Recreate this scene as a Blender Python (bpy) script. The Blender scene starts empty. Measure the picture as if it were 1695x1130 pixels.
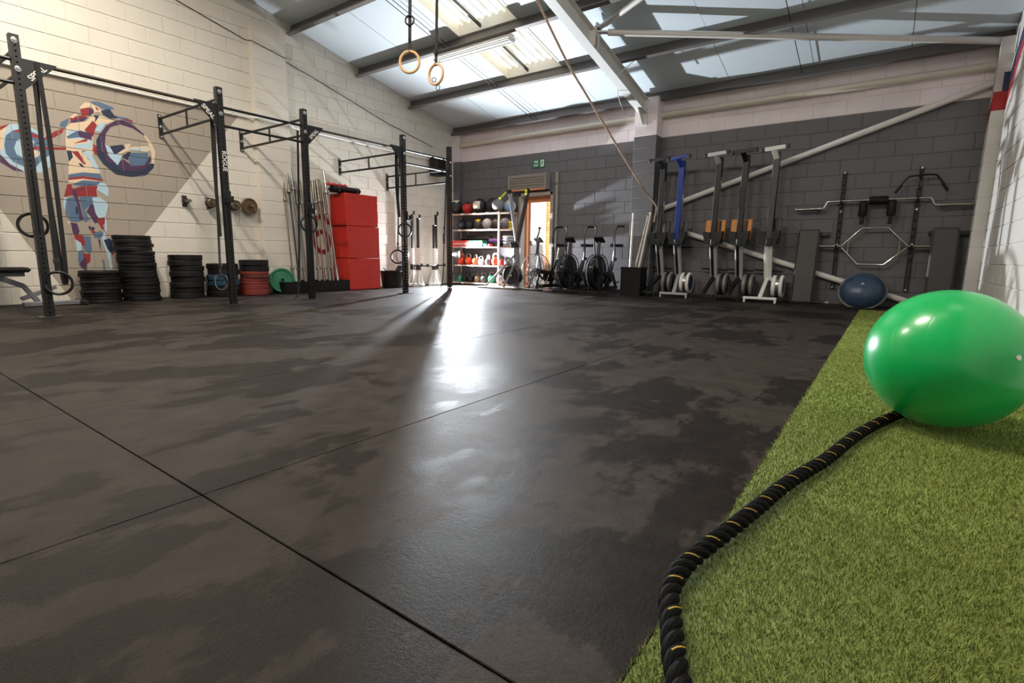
import bpy, math, random
import numpy as np
from mathutils import Vector, Matrix

S = bpy.context.scene
COL = S.collection
PI = math.pi
random.seed(7)
rng = np.random.default_rng(7)

# ------------------------------------------------------------------ camera
CAM = Vector((8.908, -9.881, 0.7054))
YAW, PITCH, ROLL, FPX = -0.6256, -0.1650, 0.0140, 854.1
fw = Vector((math.sin(YAW) * math.cos(PITCH), math.cos(YAW) * math.cos(PITCH), math.sin(PITCH)))
rt = Vector((math.cos(YAW), -math.sin(YAW), 0))
up = rt.cross(fw)
rt2 = rt * math.cos(ROLL) + up * math.sin(ROLL)
up2 = -rt * math.sin(ROLL) + up * math.cos(ROLL)
cd = bpy.data.cameras.new('camera')
cd.sensor_width = 36
cd.lens = FPX / 1695 * 36
cd.clip_start = 0.05
cam = bpy.data.objects.new('camera', cd)
COL.objects.link(cam)
cam.matrix_world = Matrix(((rt2.x, up2.x, -fw.x, CAM.x), (rt2.y, up2.y, -fw.y, CAM.y), (rt2.z, up2.z, -fw.z, CAM.z), (0, 0, 0, 1)))
S.camera = cam

# ------------------------------------------------------------------ world, sun, exposure
W = bpy.data.worlds.new('world')
S.world = W
W.use_nodes = True
bg = W.node_tree.nodes['Background']
bg.inputs[0].default_value = (0.75, 0.87, 1.0, 1)
bg.inputs[1].default_value = 3.0
sl = bpy.data.lights.new('sun', 'SUN')
sl.energy = 22.0
sl.angle = 0.01
sl.color = (1, 0.93, 0.82)
sun = bpy.data.objects.new('sun', sl)
COL.objects.link(sun)
sun.rotation_euler = Vector((-0.62, 0.27, -0.74)).to_track_quat('-Z', 'Y').to_euler()
vs = S.view_settings
vs.view_transform = 'Standard'
vs.look = 'None'
vs.gamma = 1
vs.use_curve_mapping = False
vs.exposure = 0.1

FLASH_POS = Vector((0.50, -0.65, 0.711))
FLASH_W = 2900
FLASH_CONE = 164
FLASH_AIM = Vector((1.0, -0.75, 0.12))
LAMP_W = 235

# ------------------------------------------------------------------ helpers
def lin(c):
    return tuple(((x / 255) / 12.92 if x / 255 <= 0.04045 else ((x / 255 + 0.055) / 1.055) ** 2.4) for x in c)


class NT:
    """small wrapper for building node trees"""
    def __init__(s, name):
        s.m = bpy.data.materials.new(name)
        s.m.use_nodes = True
        s.t = s.m.node_tree
        s.b = s.t.nodes['Principled BSDF']
        s.out = s.t.nodes['Material Output']

    def n(s, typ, **k):
        o = s.t.nodes.new(typ)
        for a, v in k.items():
            setattr(o, a, v)
        return o

    def l(s, a, b):
        s.t.links.new(a, b)

    def math(s, op, a, b=None, c=None):
        o = s.n('ShaderNodeMath', operation=op)
        for i, x in enumerate((a, b, c)):
            if x is None:
                continue
            if isinstance(x, (int, float)):
                o.inputs[i].default_value = x
            else:
                s.l(x, o.inputs[i])
        return o.outputs[0]

    def mix(s, fac, a, b):
        o = s.n('ShaderNodeMix', data_type='RGBA')
        for i, x in ((0, fac), (6, a), (7, b)):
            if isinstance(x, (int, float)):
                o.inputs[i].default_value = x
            elif isinstance(x, tuple):
                o.inputs[i].default_value = (*x[:3], 1)
            else:
                s.l(x, o.inputs[i])
        return o.outputs[2]

    def noise(s, scale, detail=3, vec=None, rough=0.55):
        o = s.n('ShaderNodeTexNoise')
        o.inputs['Scale'].default_value = scale
        o.inputs['Detail'].default_value = detail
        o.inputs['Roughness'].default_value = rough
        if vec is not None:
            s.l(vec, o.inputs['Vector'])
        return o.outputs[0]

    def ramp(s, x, lo, hi):
        o = s.n('ShaderNodeMapRange')
        o.interpolation_type = 'SMOOTHSTEP'
        s.l(x, o.inputs[0])
        o.inputs[1].default_value = lo
        o.inputs[2].default_value = hi
        return o.outputs[0]

    def bump(s, h, strength=0.2, dist=0.002):
        o = s.n('ShaderNodeBump')
        o.inputs['Strength'].default_value = strength
        o.inputs['Distance'].default_value = dist
        s.l(h, o.inputs['Height'])
        s.l(o.outputs[0], s.b.inputs['Normal'])

    def pos(s):
        g = s.n('ShaderNodeNewGeometry')
        sp = s.n('ShaderNodeSeparateXYZ')
        s.l(g.outputs['Position'], sp.inputs[0])
        return g.outputs['Position'], sp.outputs[0], sp.outputs[1], sp.outputs[2]


def mat(name, rgb, rough=0.5, metal=0.0, var=0.12, scale=18, bump=0.0, emit=0, coat=0):
    k = NT(name)
    c = lin(rgb)
    tc = k.n('ShaderNodeTexCoord').outputs['Object']
    nz = k.noise(scale, 4, tc)
    d = tuple(x * (1 - var) for x in c)
    h = tuple(min(1, x * (1 + var)) for x in c)
    k.l(k.mix(nz, d, h), k.b.inputs['Base Color'])
    k.b.inputs['Roughness'].default_value = rough
    k.b.inputs['Metallic'].default_value = metal
    if coat:
        k.b.inputs['Coat Weight'].default_value = coat
    if bump:
        k.bump(k.noise(scale * 8, 3, tc), bump)
    if emit:
        k.b.inputs['Emission Color'].default_value = (*c, 1)
        k.b.inputs['Emission Strength'].default_value = emit
    return k.m


BM = mat('black_powder_coat', (14, 13, 13), 0.45, 0.0, 0.15, 30)
BRUB = mat('black_rubber', (15, 14, 14), 0.6, 0, 0.3, 14, 0.25)
BRUB2 = mat('worn_black_rubber', (25, 23, 23), 0.55, 0, 0.35, 9, 0.3)
for _m in (BRUB, BRUB2):
    _m.node_tree.nodes['Principled BSDF'].inputs['Specular IOR Level'].default_value = 0.3
BLUERUB = mat('blue_rubber', (34, 66, 86), 0.55, 0, 0.25, 9, 0.25)
REDRUB = mat('red_rubber', (116, 40, 33), 0.55, 0, 0.2, 9, 0.25)
DREDRUB = mat('dark_red_rubber', (84, 36, 32), 0.55, 0, 0.3, 9, 0.25)
GRNRUB = mat('green_rubber', (24, 108, 74), 0.5, 0, 0.15, 9, 0.2)
STEEL = mat('brushed_steel', (146, 141, 134), 0.3, 0.9, 0.12, 30)
OLDST = mat('worn_steel', (136, 124, 106), 0.42, 0.85, 0.3, 20)
CHROME = mat('chrome', (205, 203, 200), 0.18, 0.95, 0.05)
DST = mat('dark_steel', (70, 66, 62), 0.4, 0.8, 0.2, 20)
BRASS = mat('rusty_plate_iron', (104, 82, 60), 0.5, 0.5, 0.3, 18, 0.2)
WHITE = mat('white_paint', (226, 224, 218), 0.45, 0, 0.04, 6)
WPIPE = mat('white_pipe_paint', (222, 216, 212), 0.4, 0, 0.05, 5)
CPIPE = mat('cream_pipe_paint', (206, 198, 182), 0.45, 0, 0.06, 5)
GREYP = mat('grey_plastic', (120, 120, 122), 0.45, 0, 0.1)
LGREY = mat('light_grey_vinyl', (170, 170, 172), 0.45, 0, 0.1)
DGREY = mat('dark_grey_paint', (62, 60, 62), 0.45, 0, 0.1)
BLUEP = mat('blue_gloss_paint', (26, 52, 128), 0.3, 0.1, 0.1)
REDP = mat('red_vinyl', (186, 40, 34), 0.5, 0, 0.1, 6, 0.1)
WOOD = mat('pale_timber', (178, 150, 132), 0.55, 0, 0.12, 10)
RWOOD = mat('ring_birch_wood', (205, 164, 116), 0.45, 0, 0.18, 10)
PLY = mat('orange_plywood', (214, 138, 62), 0.5, 0, 0.12, 8)
PAD = mat('dark_vinyl_pad', (66, 61, 60), 0.55, 0, 0.14, 10, 0.15)
STRAP = mat('black_webbing', (26, 25, 26), 0.8, 0, 0.2, 60)
YEL = mat('yellow_plastic', (226, 196, 40), 0.45)
LIME = mat('lime_plastic', (206, 214, 60), 0.45)
DOORW = mat('brown_door_wood', (120, 78, 58), 0.55, 0, 0.15, 9)
OWOOD = mat('varnished_frame_wood', (206, 128, 80), 0.45, 0, 0.12, 9)
LINER = mat('white_lining_board', (208, 217, 222), 0.6, 0, 0.025, 2)
PURL = mat('purlin_grey_steel', (110, 104, 100), 0.55, 0.25, 0.16, 26)
RAFT = mat('rafter_pale_steel', (214, 212, 208), 0.5, 0.0, 0.06, 12)
SIGNG = mat('exit_sign_green', (28, 112, 74), 0.4)
SIGNW = mat('exit_sign_white', (232, 240, 226), 0.4)
FRAMEG = mat('grey_door_frame_paint', (150, 140, 132), 0.5)
LETTER = mat('white_lettering', (226, 224, 218), 0.5)
CLRDISC = mat('white_disc_plastic', (226, 226, 228), 0.3, 0, 0.04)


class MB:
    def __init__(s):
        s.v, s.f, s.mi, s.cur = [], [], [], 0

    def add(s, vs, fs, M=None):
        o = len(s.v)
        if M is not None:
            vs = [tuple(M @ Vector(v)) for v in vs]
        s.v += [tuple(v) for v in vs]
        s.f += [tuple(i + o for i in f) for f in fs]
        s.mi += [s.cur] * len(fs)
        return s

    def box(s, c, d, M=None, bev=0.0):
        x, y, z = d[0] / 2, d[1] / 2, d[2] / 2
        T = Matrix.Translation(c)
        if M is not None:
            T = T @ M
        b = min(bev, x * .9, y * .9, z * .9)
        if b <= 0:
            v = [(i * x, j * y, k * z) for i in (-1, 1) for j in (-1, 1) for k in (-1, 1)]
            f = [(0, 1, 3, 2), (4, 6, 7, 5), (0, 4, 5, 1), (2, 3, 7, 6), (0, 2, 6, 4), (1, 5, 7, 3)]
            return s.add(v, f, T)
        v, f, ix = [], [], {}
        for i in (-1, 1):
            for j in (-1, 1):
                for k in (-1, 1):
                    for a in range(3):
                        p = [i * x, j * y, k * z]
                        for q in range(3):
                            if q != a:
                                p[q] -= (i, j, k)[q] * b
                        ix[(i, j, k, a)] = len(v)
                        v.append(tuple(p))
        for a in range(3):
            o = [q for q in range(3) if q != a]
            for sg in (-1, 1):
                q = []
                for (u, w) in ((-1, -1), (1, -1), (1, 1), (-1, 1)):
                    t = [0, 0, 0]
                    t[a] = sg
                    t[o[0]] = u
                    t[o[1]] = w
                    q.append(ix[(*t, a)])
                flip = (sg > 0) == (a == 1)
                f.append(tuple(q[::-1]) if flip else tuple(q))
        for a in range(3):
            o = [q for q in range(3) if q != a]
            for u in (-1, 1):
                for w in (-1, 1):
                    def g(sa, fc):
                        t = [0, 0, 0]
                        t[a] = sa
                        t[o[0]] = u
                        t[o[1]] = w
                        return ix[(*t, fc)]
                    f.append((g(-1, o[0]), g(1, o[0]), g(1, o[1]), g(-1, o[1])))
        for i in (-1, 1):
            for j in (-1, 1):
                for k in (-1, 1):
                    f.append((ix[(i, j, k, 0)], ix[(i, j, k, 1)], ix[(i, j, k, 2)]))
        return s.add(v, f, T)

    def tube(s, pts, r, n=10, closed=False, M=None):
        P = [Vector(p) for p in pts]
        N = len(P)
        R = r if isinstance(r, (list, tuple)) else [r] * N
        T = []
        for i in range(N):
            if closed:
                t = P[(i + 1) % N] - P[i - 1]
            else:
                t = P[min(i + 1, N - 1)] - P[max(i - 1, 0)]
            T.append(t.normalized())
        a = Vector((0, 0, 1)) if abs(T[0].z) < 0.9 else Vector((1, 0, 0))
        u = T[0].cross(a).normalized()
        v, f = [], []
        for i in range(N):
            u = (u - T[i] * u.dot(T[i])).normalized()
            w = T[i].cross(u)
            for k in range(n):
                an = 2 * PI * k / n
                v.append(tuple(P[i] + (u * math.cos(an) + w * math.sin(an)) * R[i]))
        for i in range(N if closed else N - 1):
            j = (i + 1) % N
            for k in range(n):
                l = (k + 1) % n
                f.append((i * n + k, i * n + l, j * n + l, j * n + k))
        if not closed:
            f.append(tuple(range(n))[::-1])
            f.append(tuple((N - 1) * n + k for k in range(n)))
        return s.add(v, f, M)

    def bar(s, p0, p1, w, h, upv=(0, 0, 1), bev=0.0):
        p0, p1 = Vector(p0), Vector(p1)
        d = p1 - p0
        L = d.length
        x = d.normalized()
        z = Vector(upv)
        z = (z - x * z.dot(x))
        if z.length < 1e-4:
            z = Vector((0, 1, 0)) - x * x.y
        z.normalize()
        y = z.cross(x)
        M = Matrix(((x.x, y.x, z.x), (x.y, y.y, z.y), (x.z, y.z, z.z))).to_4x4()
        return s.box((p0 + p1) / 2, (L, w, h), M, bev)

    def lathe(s, prof, n=28, M=None):
        v, f = [], []
        m = len(prof)
        for k in range(n):
            a = 2 * PI * k / n
            for (r, z) in prof:
                v.append((r * math.cos(a), r * math.sin(a), z))
        for k in range(n):
            l = (k + 1) % n
            for i in range(m - 1):
                f.append((k * m + i, l * m + i, l * m + i + 1, k * m + i + 1))
        if prof[0][0] > 1e-6:
            f.append(tuple(k * m for k in range(n))[::-1])
        if prof[-1][0] > 1e-6:
            f.append(tuple(k * m + m - 1 for k in range(n)))
        return s.add(v, f, M)

    def ring(s, R, r, n=32, k=10, M=None, th0=0, th1=2 * PI):
        full = abs(th1 - th0 - 2 * PI) < 1e-6
        pts = [(R * math.cos(th0 + (th1 - th0) * i / n), R * math.sin(th0 + (th1 - th0) * i / n), 0) for i in range(n if full else n + 1)]
        return s.tube(pts, r, k, full, M)

    def prism(s, poly, h, M=None):
        n = len(poly)
        v = [(x, y, 0) for x, y in poly] + [(x, y, h) for x, y in poly]
        f = [tuple(range(n))[::-1], tuple(range(n, 2 * n))]
        f += [(i, (i + 1) % n, n + (i + 1) % n, n + i) for i in range(n)]
        return s.add(v, f, M)

    def ball(s, c, r, nu=24, nv=14, sc=(1, 1, 1)):
        prof = [(r * math.sin(PI * i / nv), -r * math.cos(PI * i / nv)) for i in range(nv + 1)]
        prof[0] = (0, -r)
        prof[-1] = (0, r)
        return s.lathe(prof, nu, Matrix.Translation(c) @ Matrix.Diagonal((*sc, 1)))

    def mesh(s, name, mats):
        me = bpy.data.meshes.new(name)
        me.from_pydata(s.v, [], s.f)
        for m in (mats if isinstance(mats, (list, tuple)) else [mats]):
            me.materials.append(m)
        if isinstance(mats, (list, tuple)):
            me.polygons.foreach_set('material_index', s.mi)
        me.shade_smooth()
        me.set_sharp_from_angle(angle=0.62)
        me.validate()
        return me

    def build(s, name, mats, parent=None, M=None):
        o = bpy.data.objects.new(name, s.mesh(name, mats))
        COL.objects.link(o)
        if parent is not None:
            o.parent = parent
        if M is not None:
            o.matrix_local = M
        return o


def tag(o, label=None, cat=None, group=None, kind=None):
    for k, v in (('label', label), ('category', cat), ('group', group), ('kind', kind)):
        if v:
            o[k] = v
    return o


def thing(name, label, cat, loc=(0, 0, 0), rz=0, group=None, M=None):
    o = bpy.data.objects.new(name, None)
    o.empty_display_size = 0.1
    COL.objects.link(o)
    if M is not None:
        o.matrix_world = M
    else:
        o.location = loc
        o.rotation_euler = (0, 0, rz)
    return tag(o, label, cat, group)


def struct(o, label=None):
    o['kind'] = 'structure'
    if label:
        o['label'] = label
    return o


def align(p0, p1):
    """matrix with origin p0 and +z towards p1"""
    d = (Vector(p1) - Vector(p0)).normalized()
    return Matrix.Translation(p0) @ d.to_track_quat('Z', 'Y').to_matrix().to_4x4()


RX = lambda a: Matrix.Rotation(a, 4, 'X')
RY = lambda a: Matrix.Rotation(a, 4, 'Y')
RZ = lambda a: Matrix.Rotation(a, 4, 'Z')
TR = lambda *p: Matrix.Translation(p)
ORD = ['first', 'second', 'third', 'fourth', 'fifth', 'sixth', 'seventh', 'eighth', 'ninth', 'tenth', 'eleventh', 'twelfth',
       'thirteenth', 'fourteenth', 'fifteenth', 'sixteenth', 'seventeenth', 'eighteenth']


def text(name, body, size, material, parent, M, extrude=0.0008, bold=0.0):
    cu = bpy.data.curves.new(name, 'FONT')
    cu.body = body
    cu.size = size
    cu.extrude = extrude
    cu.offset = bold
    cu.align_x = 'CENTER'
    cu.align_y = 'CENTER'
    cu.materials.append(material)
    tmp = bpy.data.objects.new(name, cu)
    me = bpy.data.meshes.new_from_object(tmp)
    bpy.data.objects.remove(tmp)
    o = bpy.data.objects.new(name, me)
    COL.objects.link(o)
    o.parent = parent
    o.matrix_local = M
    return o


def smooth_path(pts, n=8):
    P = [Vector(p) for p in pts]
    out = []
    for i in range(len(P) - 1):
        p0, p1, p2, p3 = P[max(i - 1, 0)], P[i], P[i + 1], P[min(i + 2, len(P) - 1)]
        for k in range(n):
            t = k / n
            out.append(0.5 * ((2 * p1) + (-p0 + p2) * t + (2 * p0 - 5 * p1 + 4 * p2 - p3) * t * t + (-p0 + 3 * p1 - 3 * p2 + p3) * t ** 3))
    out.append(P[-1])
    return out


# ------------------------------------------------------------------ the room
XR = 9.905          # right wall
ROOF0, SLOPE = 3.69, -0.213
roof = lambda y: ROOF0 + SLOPE * y
RIDGE_Y = -8.46
CO = 0.225


def wall_paint(name, kind):
    k = NT(name)
    P, x, y, z = k.pos()
    g = k.noise(1.3, 4, P)
    gf = k.noise(26, 5, P)
    if kind == 'left':
        white, grey = lin((216, 209, 197)), lin((158, 147, 134))
        m1 = k.math('LESS_THAN', z, 2.912)
        m2 = k.math('GREATER_THAN', z, k.math('MULTIPLY_ADD', y, 1.31, 2.9 + 1.31 * 5.29))
        m3 = k.math('GREATER_THAN', z, k.math('MULTIPLY_ADD', y, -2.0, 0.025 - 2.0 * 7.727))
        m = k.math('MULTIPLY', k.math('MULTIPLY', m1, m2), m3)
        base = k.mix(m, white, grey)
    elif kind == 'back':
        base = k.mix(k.math('GREATER_THAN', z, 2.925), lin((97, 95, 98)), lin((232, 220, 221)))
    else:
        white = lin((214, 209, 203))
        s = k.math('MULTIPLY_ADD', y, 0.75, k.math('ADD', z, 0.19))   # rises towards the camera
        inred = k.math('MULTIPLY', k.math('GREATER_THAN', s, 2.68), k.math('LESS_THAN', s, 2.92))
        inblue = k.math('MULTIPLY', k.math('GREATER_THAN', s, 2.92), k.math('LESS_THAN', s, 3.15))
        inblue = k.math('MULTIPLY', inblue, k.math('GREATER_THAN', x, XR - 0.06))
        base = k.mix(inred, white, lin((170, 30, 38)))
        base = k.mix(inblue, base, lin((40, 58, 96)))
    base = k.mix(k.math('MULTIPLY', k.ramp(g, 0.35, 0.75), 0.16), base, lin((150, 138, 120)) if kind != 'back' else lin((110, 107, 107)))
    k.l(base, k.b.inputs['Base Color'])
    k.b.inputs['Roughness'].default_value = 0.62
    k.bump(gf, 0.25, 0.004)
    return k.m


PL, PB, PR = wall_paint('left_wall_paint', 'left'), wall_paint('back_wall_paint', 'back'), wall_paint('right_wall_paint', 'right')


def px_of(P):
    d = Vector(P) - CAM
    z = d.dot(fw)
    if z < 0.1:
        return None
    return 847.5 + FPX * d.dot(rt2) / z, 565 - FPX * d.dot(up2) / z, z


def block_mesh(L, H, D, material, name='block', gap=0.01, bev=0.004):
    """front face in the xz plane at y=0, body to +y"""
    m = MB()
    x, z = (L - gap) / 2, (H - gap) / 2
    b = bev
    v = [(-x, D, -z), (x, D, -z), (x, D, z), (-x, D, z), (-x, b, -z), (x, b, -z), (x, b, z), (-x, b, z),
         (-x + b, 0, -z + b), (x - b, 0, -z + b), (x - b, 0, z - b), (-x + b, 0, z - b)]
    f = []
    for o in (0, 4):
        for i in range(4):
            j = (i + 1) % 4
            f.append((o + i, o + j, o + 4 + j, o + 4 + i))
    f.append((8, 9, 10, 11))
    m.add(v, f)
    return m.mesh(name, material), v, f


def block_wall(parent, M, u0, u1, z1, material, skip=None, L=0.45, H=CO, name='block', limit=290, D=0.022, gap=0.01, bev=0.004, z0=0.0):
    """lays blocks in half bond on the plane given by M (x along the wall, y into the wall, z up)"""
    me, v, f = block_mesh(L, H, D, material, name, gap, bev)
    half, vh, fh = block_mesh(L / 2, H, D, material, name, gap, bev)
    cand = []
    for r in range(int(math.ceil((z1 - z0) / H))):
        z = z0 + (r + 0.5) * H
        u = u0 - (0 if r % 2 else L / 2)
        while u < u1 - 0.01:
            a, b = u, u + L
            u += L
            ms = me
            if a < u0 - 0.01:
                a, ms = a + L / 2, half
            if b > u1 + 0.01:
                b, ms = b - L / 2, half
                if b > u1 + 0.12:
                    continue
            if skip and skip((a + b) / 2, z):
                continue
            c = Vector(((a + b) / 2, 0, z))
            w = M @ c
            q = px_of(w)
            inn = q is not None and -40 < q[0] < 1735 and -25 < q[1] < 1150
            cand.append(((q[2] if q else 99) + (0 if inn else 100), c, ms))
    cand.sort(key=lambda t: t[0])
    for d, c, ms in cand[:limit]:
        if d >= 100:
            break
        o = bpy.data.objects.new(name, ms)
        COL.objects.link(o)
        o.parent = parent
        o.matrix_local = M @ Matrix.Translation(c)
    rest = [t for i, t in enumerate(cand) if i >= limit or t[0] >= 100]
    if rest:
        m = MB()
        for d, c, ms in rest:
            m.add(v if ms is me else vh, f, M @ Matrix.Translation(c))
        tag(m.build(name + 's_beyond', material, parent), kind='stuff')


# left wall (gable)
m = MB()
gable = [(-16.9, -0.1), (0.3, -0.1), (0.3, roof(0.3) + .21), (RIDGE_Y, roof(RIDGE_Y) + .21), (-16.9, ROOF0)]
Mg = Matrix(((0, 0, -1, -0.008), (1, 0, 0, 0), (0, 1, 0, 0), (0, 0, 0, 1)))
m.prism(gable, 0.22, Mg)
wl = struct(m.build('wall_left', PL), 'white painted block wall with grey painted triangle and mural')
ML = Matrix(((0, -1, 0, 0), (1, 0, 0, 0), (0, 0, 1, 0), (0, 0, 0, 1)))
block_wall(wl, ML, -10.8, 0.0, 5.0, PL, skip=lambda u, z: z > roof(u) + 0.1)
# pilaster on the left wall
m = MB()
m.box((0.05, -4.76, 2.16), (0.10, 0.6, 4.33))
for i in range(19):
    m.box((0.098, -4.76, (i + 0.5) * CO), (0.016, 0.585, CO - 0.01), None, 0.004)
struct(m.build('trim_1', PL), 'white block pilaster on the left wall')

# back wall with the door opening
DX0, DX1, DZ = 1.98, 2.88, 2.08
m = MB()
m.box(((DX0 - 0.3) / 2, 0.118, 1.88), (DX0 + 0.3, 0.22, 3.96))
m.box(((DX1 + 10.2) / 2, 0.118, 1.88), (10.2 - DX1, 0.22, 3.96))
m.box(((DX0 + DX1) / 2, 0.118, (DZ + 3.86) / 2), (DX1 - DX0, 0.22, 3.86 - DZ))
wb = struct(m.build('wall_back', PB), 'dark grey block wall with white upper band')
MBk = Matrix.Identity(4)
block_wall(wb, MBk, 0.0, 9.9, 3.6, PB, skip=lambda u, z: DX0 - 0.2 < u < DX1 + 0.2 and z < DZ + 0.05)
m = MB()
m.box((4.97, -0.15, 1.78), (0.42, 0.30, 3.56))
for i in range(16):
    z = (i + 0.5) * CO
    if z > 3.5:
        continue
    m.box((4.97, -0.296, z), (0.436, 0.016, CO - 0.01), None, 0.004)
    m.box((5.176, -0.15, z), (0.016, 0.29, CO - 0.01), None, 0.004)
    m.box((4.764, -0.15, z), (0.016, 0.29, CO - 0.01), None, 0.004)
struct(m.build('trim_2', PB), 'block pilaster carrying the main rafter')
m = MB()
m.box((0.10, -0.05, 1.78), (0.2, 0.10, 3.56))
struct(m.build('trim_3', PB), 'narrow corner pier of the back wall')

# right wall and its corner pier
m = MB()
m.prism(gable, 0.22, Matrix(((0, 0, 1, XR + 0.008), (1, 0, 0, 0), (0, 1, 0, 0), (0, 0, 0, 1))))
wr = struct(m.build('wall_right', PR), 'bright white block wall with red and blue painted stripes')
MRt = Matrix(((0, 1, 0, XR), (-1, 0, 0, 0), (0, 0, 1, 0), (0, 0, 0, 1)))
block_wall(wr, MRt, 0.0, 7.2, 4.2, PR, skip=lambda u, z: z > roof(-u) + 0.1, limit=200)
m = MB()
m.box((9.84, -0.13, 1.8), (0.13, 0.26, 3.6))
for i in range(16):
    m.box((9.838, -0.256, (i + 0.5) * CO), (0.142, 0.016, CO - 0.008), None, 0.003)
    m.box((9.778, -0.13, (i + 0.5) * CO), (0.016, 0.25, CO - 0.008), None, 0.003)
struct(m.build('trim_4', PR), 'pale block pier in the right corner')
m = MB()
m.box((4.95, -17.0, 1.8), (10.4, 0.2, 3.9))
struct(m.build('wall_front', PR), 'plain block wall behind the viewer')

# floor: slab, rubber mats
k = NT('rubber_floor')
P, x, y, z = k.pos()
mp = k.n('ShaderNodeMapping')
k.l(P, mp.inputs[0])
mp.inputs['Scale'].default_value = (1.6, 0.55, 1)
mp.inputs['Rotation'].default_value = (0, 0, 0.25)
mo = k.n('ShaderNodeMapping')
k.l(P, mo.inputs[0])
mo.inputs['Location'].default_value = (4.3, 7.9, 0)
n1 = k.noise(1.15, 8, mo.outputs[0], 0.6)
n2 = k.noise(2.6, 8, mp.outputs[0], 0.68)
n3 = k.noise(330, 2, P, 0.8)
n4 = k.noise(7, 7, P, 0.72)
n5 = k.noise(90, 3, P, 0.6)
stain = k.ramp(k.math('ADD', k.math('MULTIPLY', n1, 0.6), k.math('MULTIPLY', n2, 0.4)), 0.478, 0.508)
dust = k.ramp(n4, 0.40, 0.66)
c = k.mix(stain, lin((20, 14, 10)), lin((45, 39, 35)))
c = k.mix(k.math('MULTIPLY', k.math('MULTIPLY', dust, k.math('MULTIPLY_ADD', stain, 0.75, 0.25)), 0.55), c, lin((64, 57, 52)))
c = k.mix(k.math('MULTIPLY', k.ramp(n3, 0.56, 0.70), 0.5), c, lin((90, 81, 74)))
c = k.mix(k.math('MULTIPLY', k.ramp(n5, 0.52, 0.75), 0.35), c, lin((20, 15, 12)))
k.l(c, k.b.inputs['Base Color'])
k.l(k.math('ADD', k.math('MULTIPLY_ADD', stain, 0.07, 0.41), k.math('MULTIPLY', n4, 0.2)), k.b.inputs['Roughness'])
k.b.inputs['Specular IOR Level'].default_value = 0.12
k.bump(k.math('ADD', k.math('ADD', n3, n5), k.math('MULTIPLY', n4, 2.5)), 0.5, 0.0022)
RUB = k.m
SLAB = mat('concrete_slab', (34, 31, 29), 0.85, 0, 0.2, 4)
m = MB()
m.box((4.95, -8.3, -0.07), (10.4, 17.6, 0.10))
fl = struct(m.build('floor', SLAB), 'gym floor covered with dark rubber mats')
xs = [0.0, 1.1, 2.33, 3.52, 4.75, 6.06, 7.345, 8.62]
ys = [-16.8, -14.6, -11.95, -9.26, -0.02]
for i in range(len(xs) - 1):
    for j in range(len(ys) - 1):
        m = MB()
        gx, gy = xs[i + 1] - xs[i], ys[j + 1] - ys[j]
        dz = -0.0008 * ((i * 3 + j * 5) % 3)
        m.box(((xs[i] + xs[i + 1]) / 2, (ys[j] + ys[j + 1]) / 2, -0.01 + dz), (gx - 0.0032, gy - 0.0032, 0.02), None, 0.002)
        m.build('rubber_mat', RUB, fl)
m = MB()
m.box(((8.62 + XR) / 2, -0.48, -0.01), (XR - 8.62 - 0.004, 0.92, 0.02), None, 0.002)
m.build('rubber_mat', RUB, fl)

# artificial turf: backing and blades
k = NT('turf_blades')
at = k.n('ShaderNodeAttribute', attribute_name='shade')
g1 = k.mix(at.outputs['Fac'], lin((82, 98, 42)), lin((162, 174, 94)))
P, x, y, z = k.pos()
g1 = k.mix(k.math('MULTIPLY', k.noise(1.7, 3, P), 0.35), g1, lin((150, 160, 84)))
k.l(g1, k.b.inputs['Base Color'])
k.b.inputs['Roughness'].default_value = 0.75
k.b.inputs['Specular IOR Level'].default_value = 0.2
TURF = k.m
TX0, TX1, TY0, TY1 = 8.615, XR - 0.012, -11.2, -0.93


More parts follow.
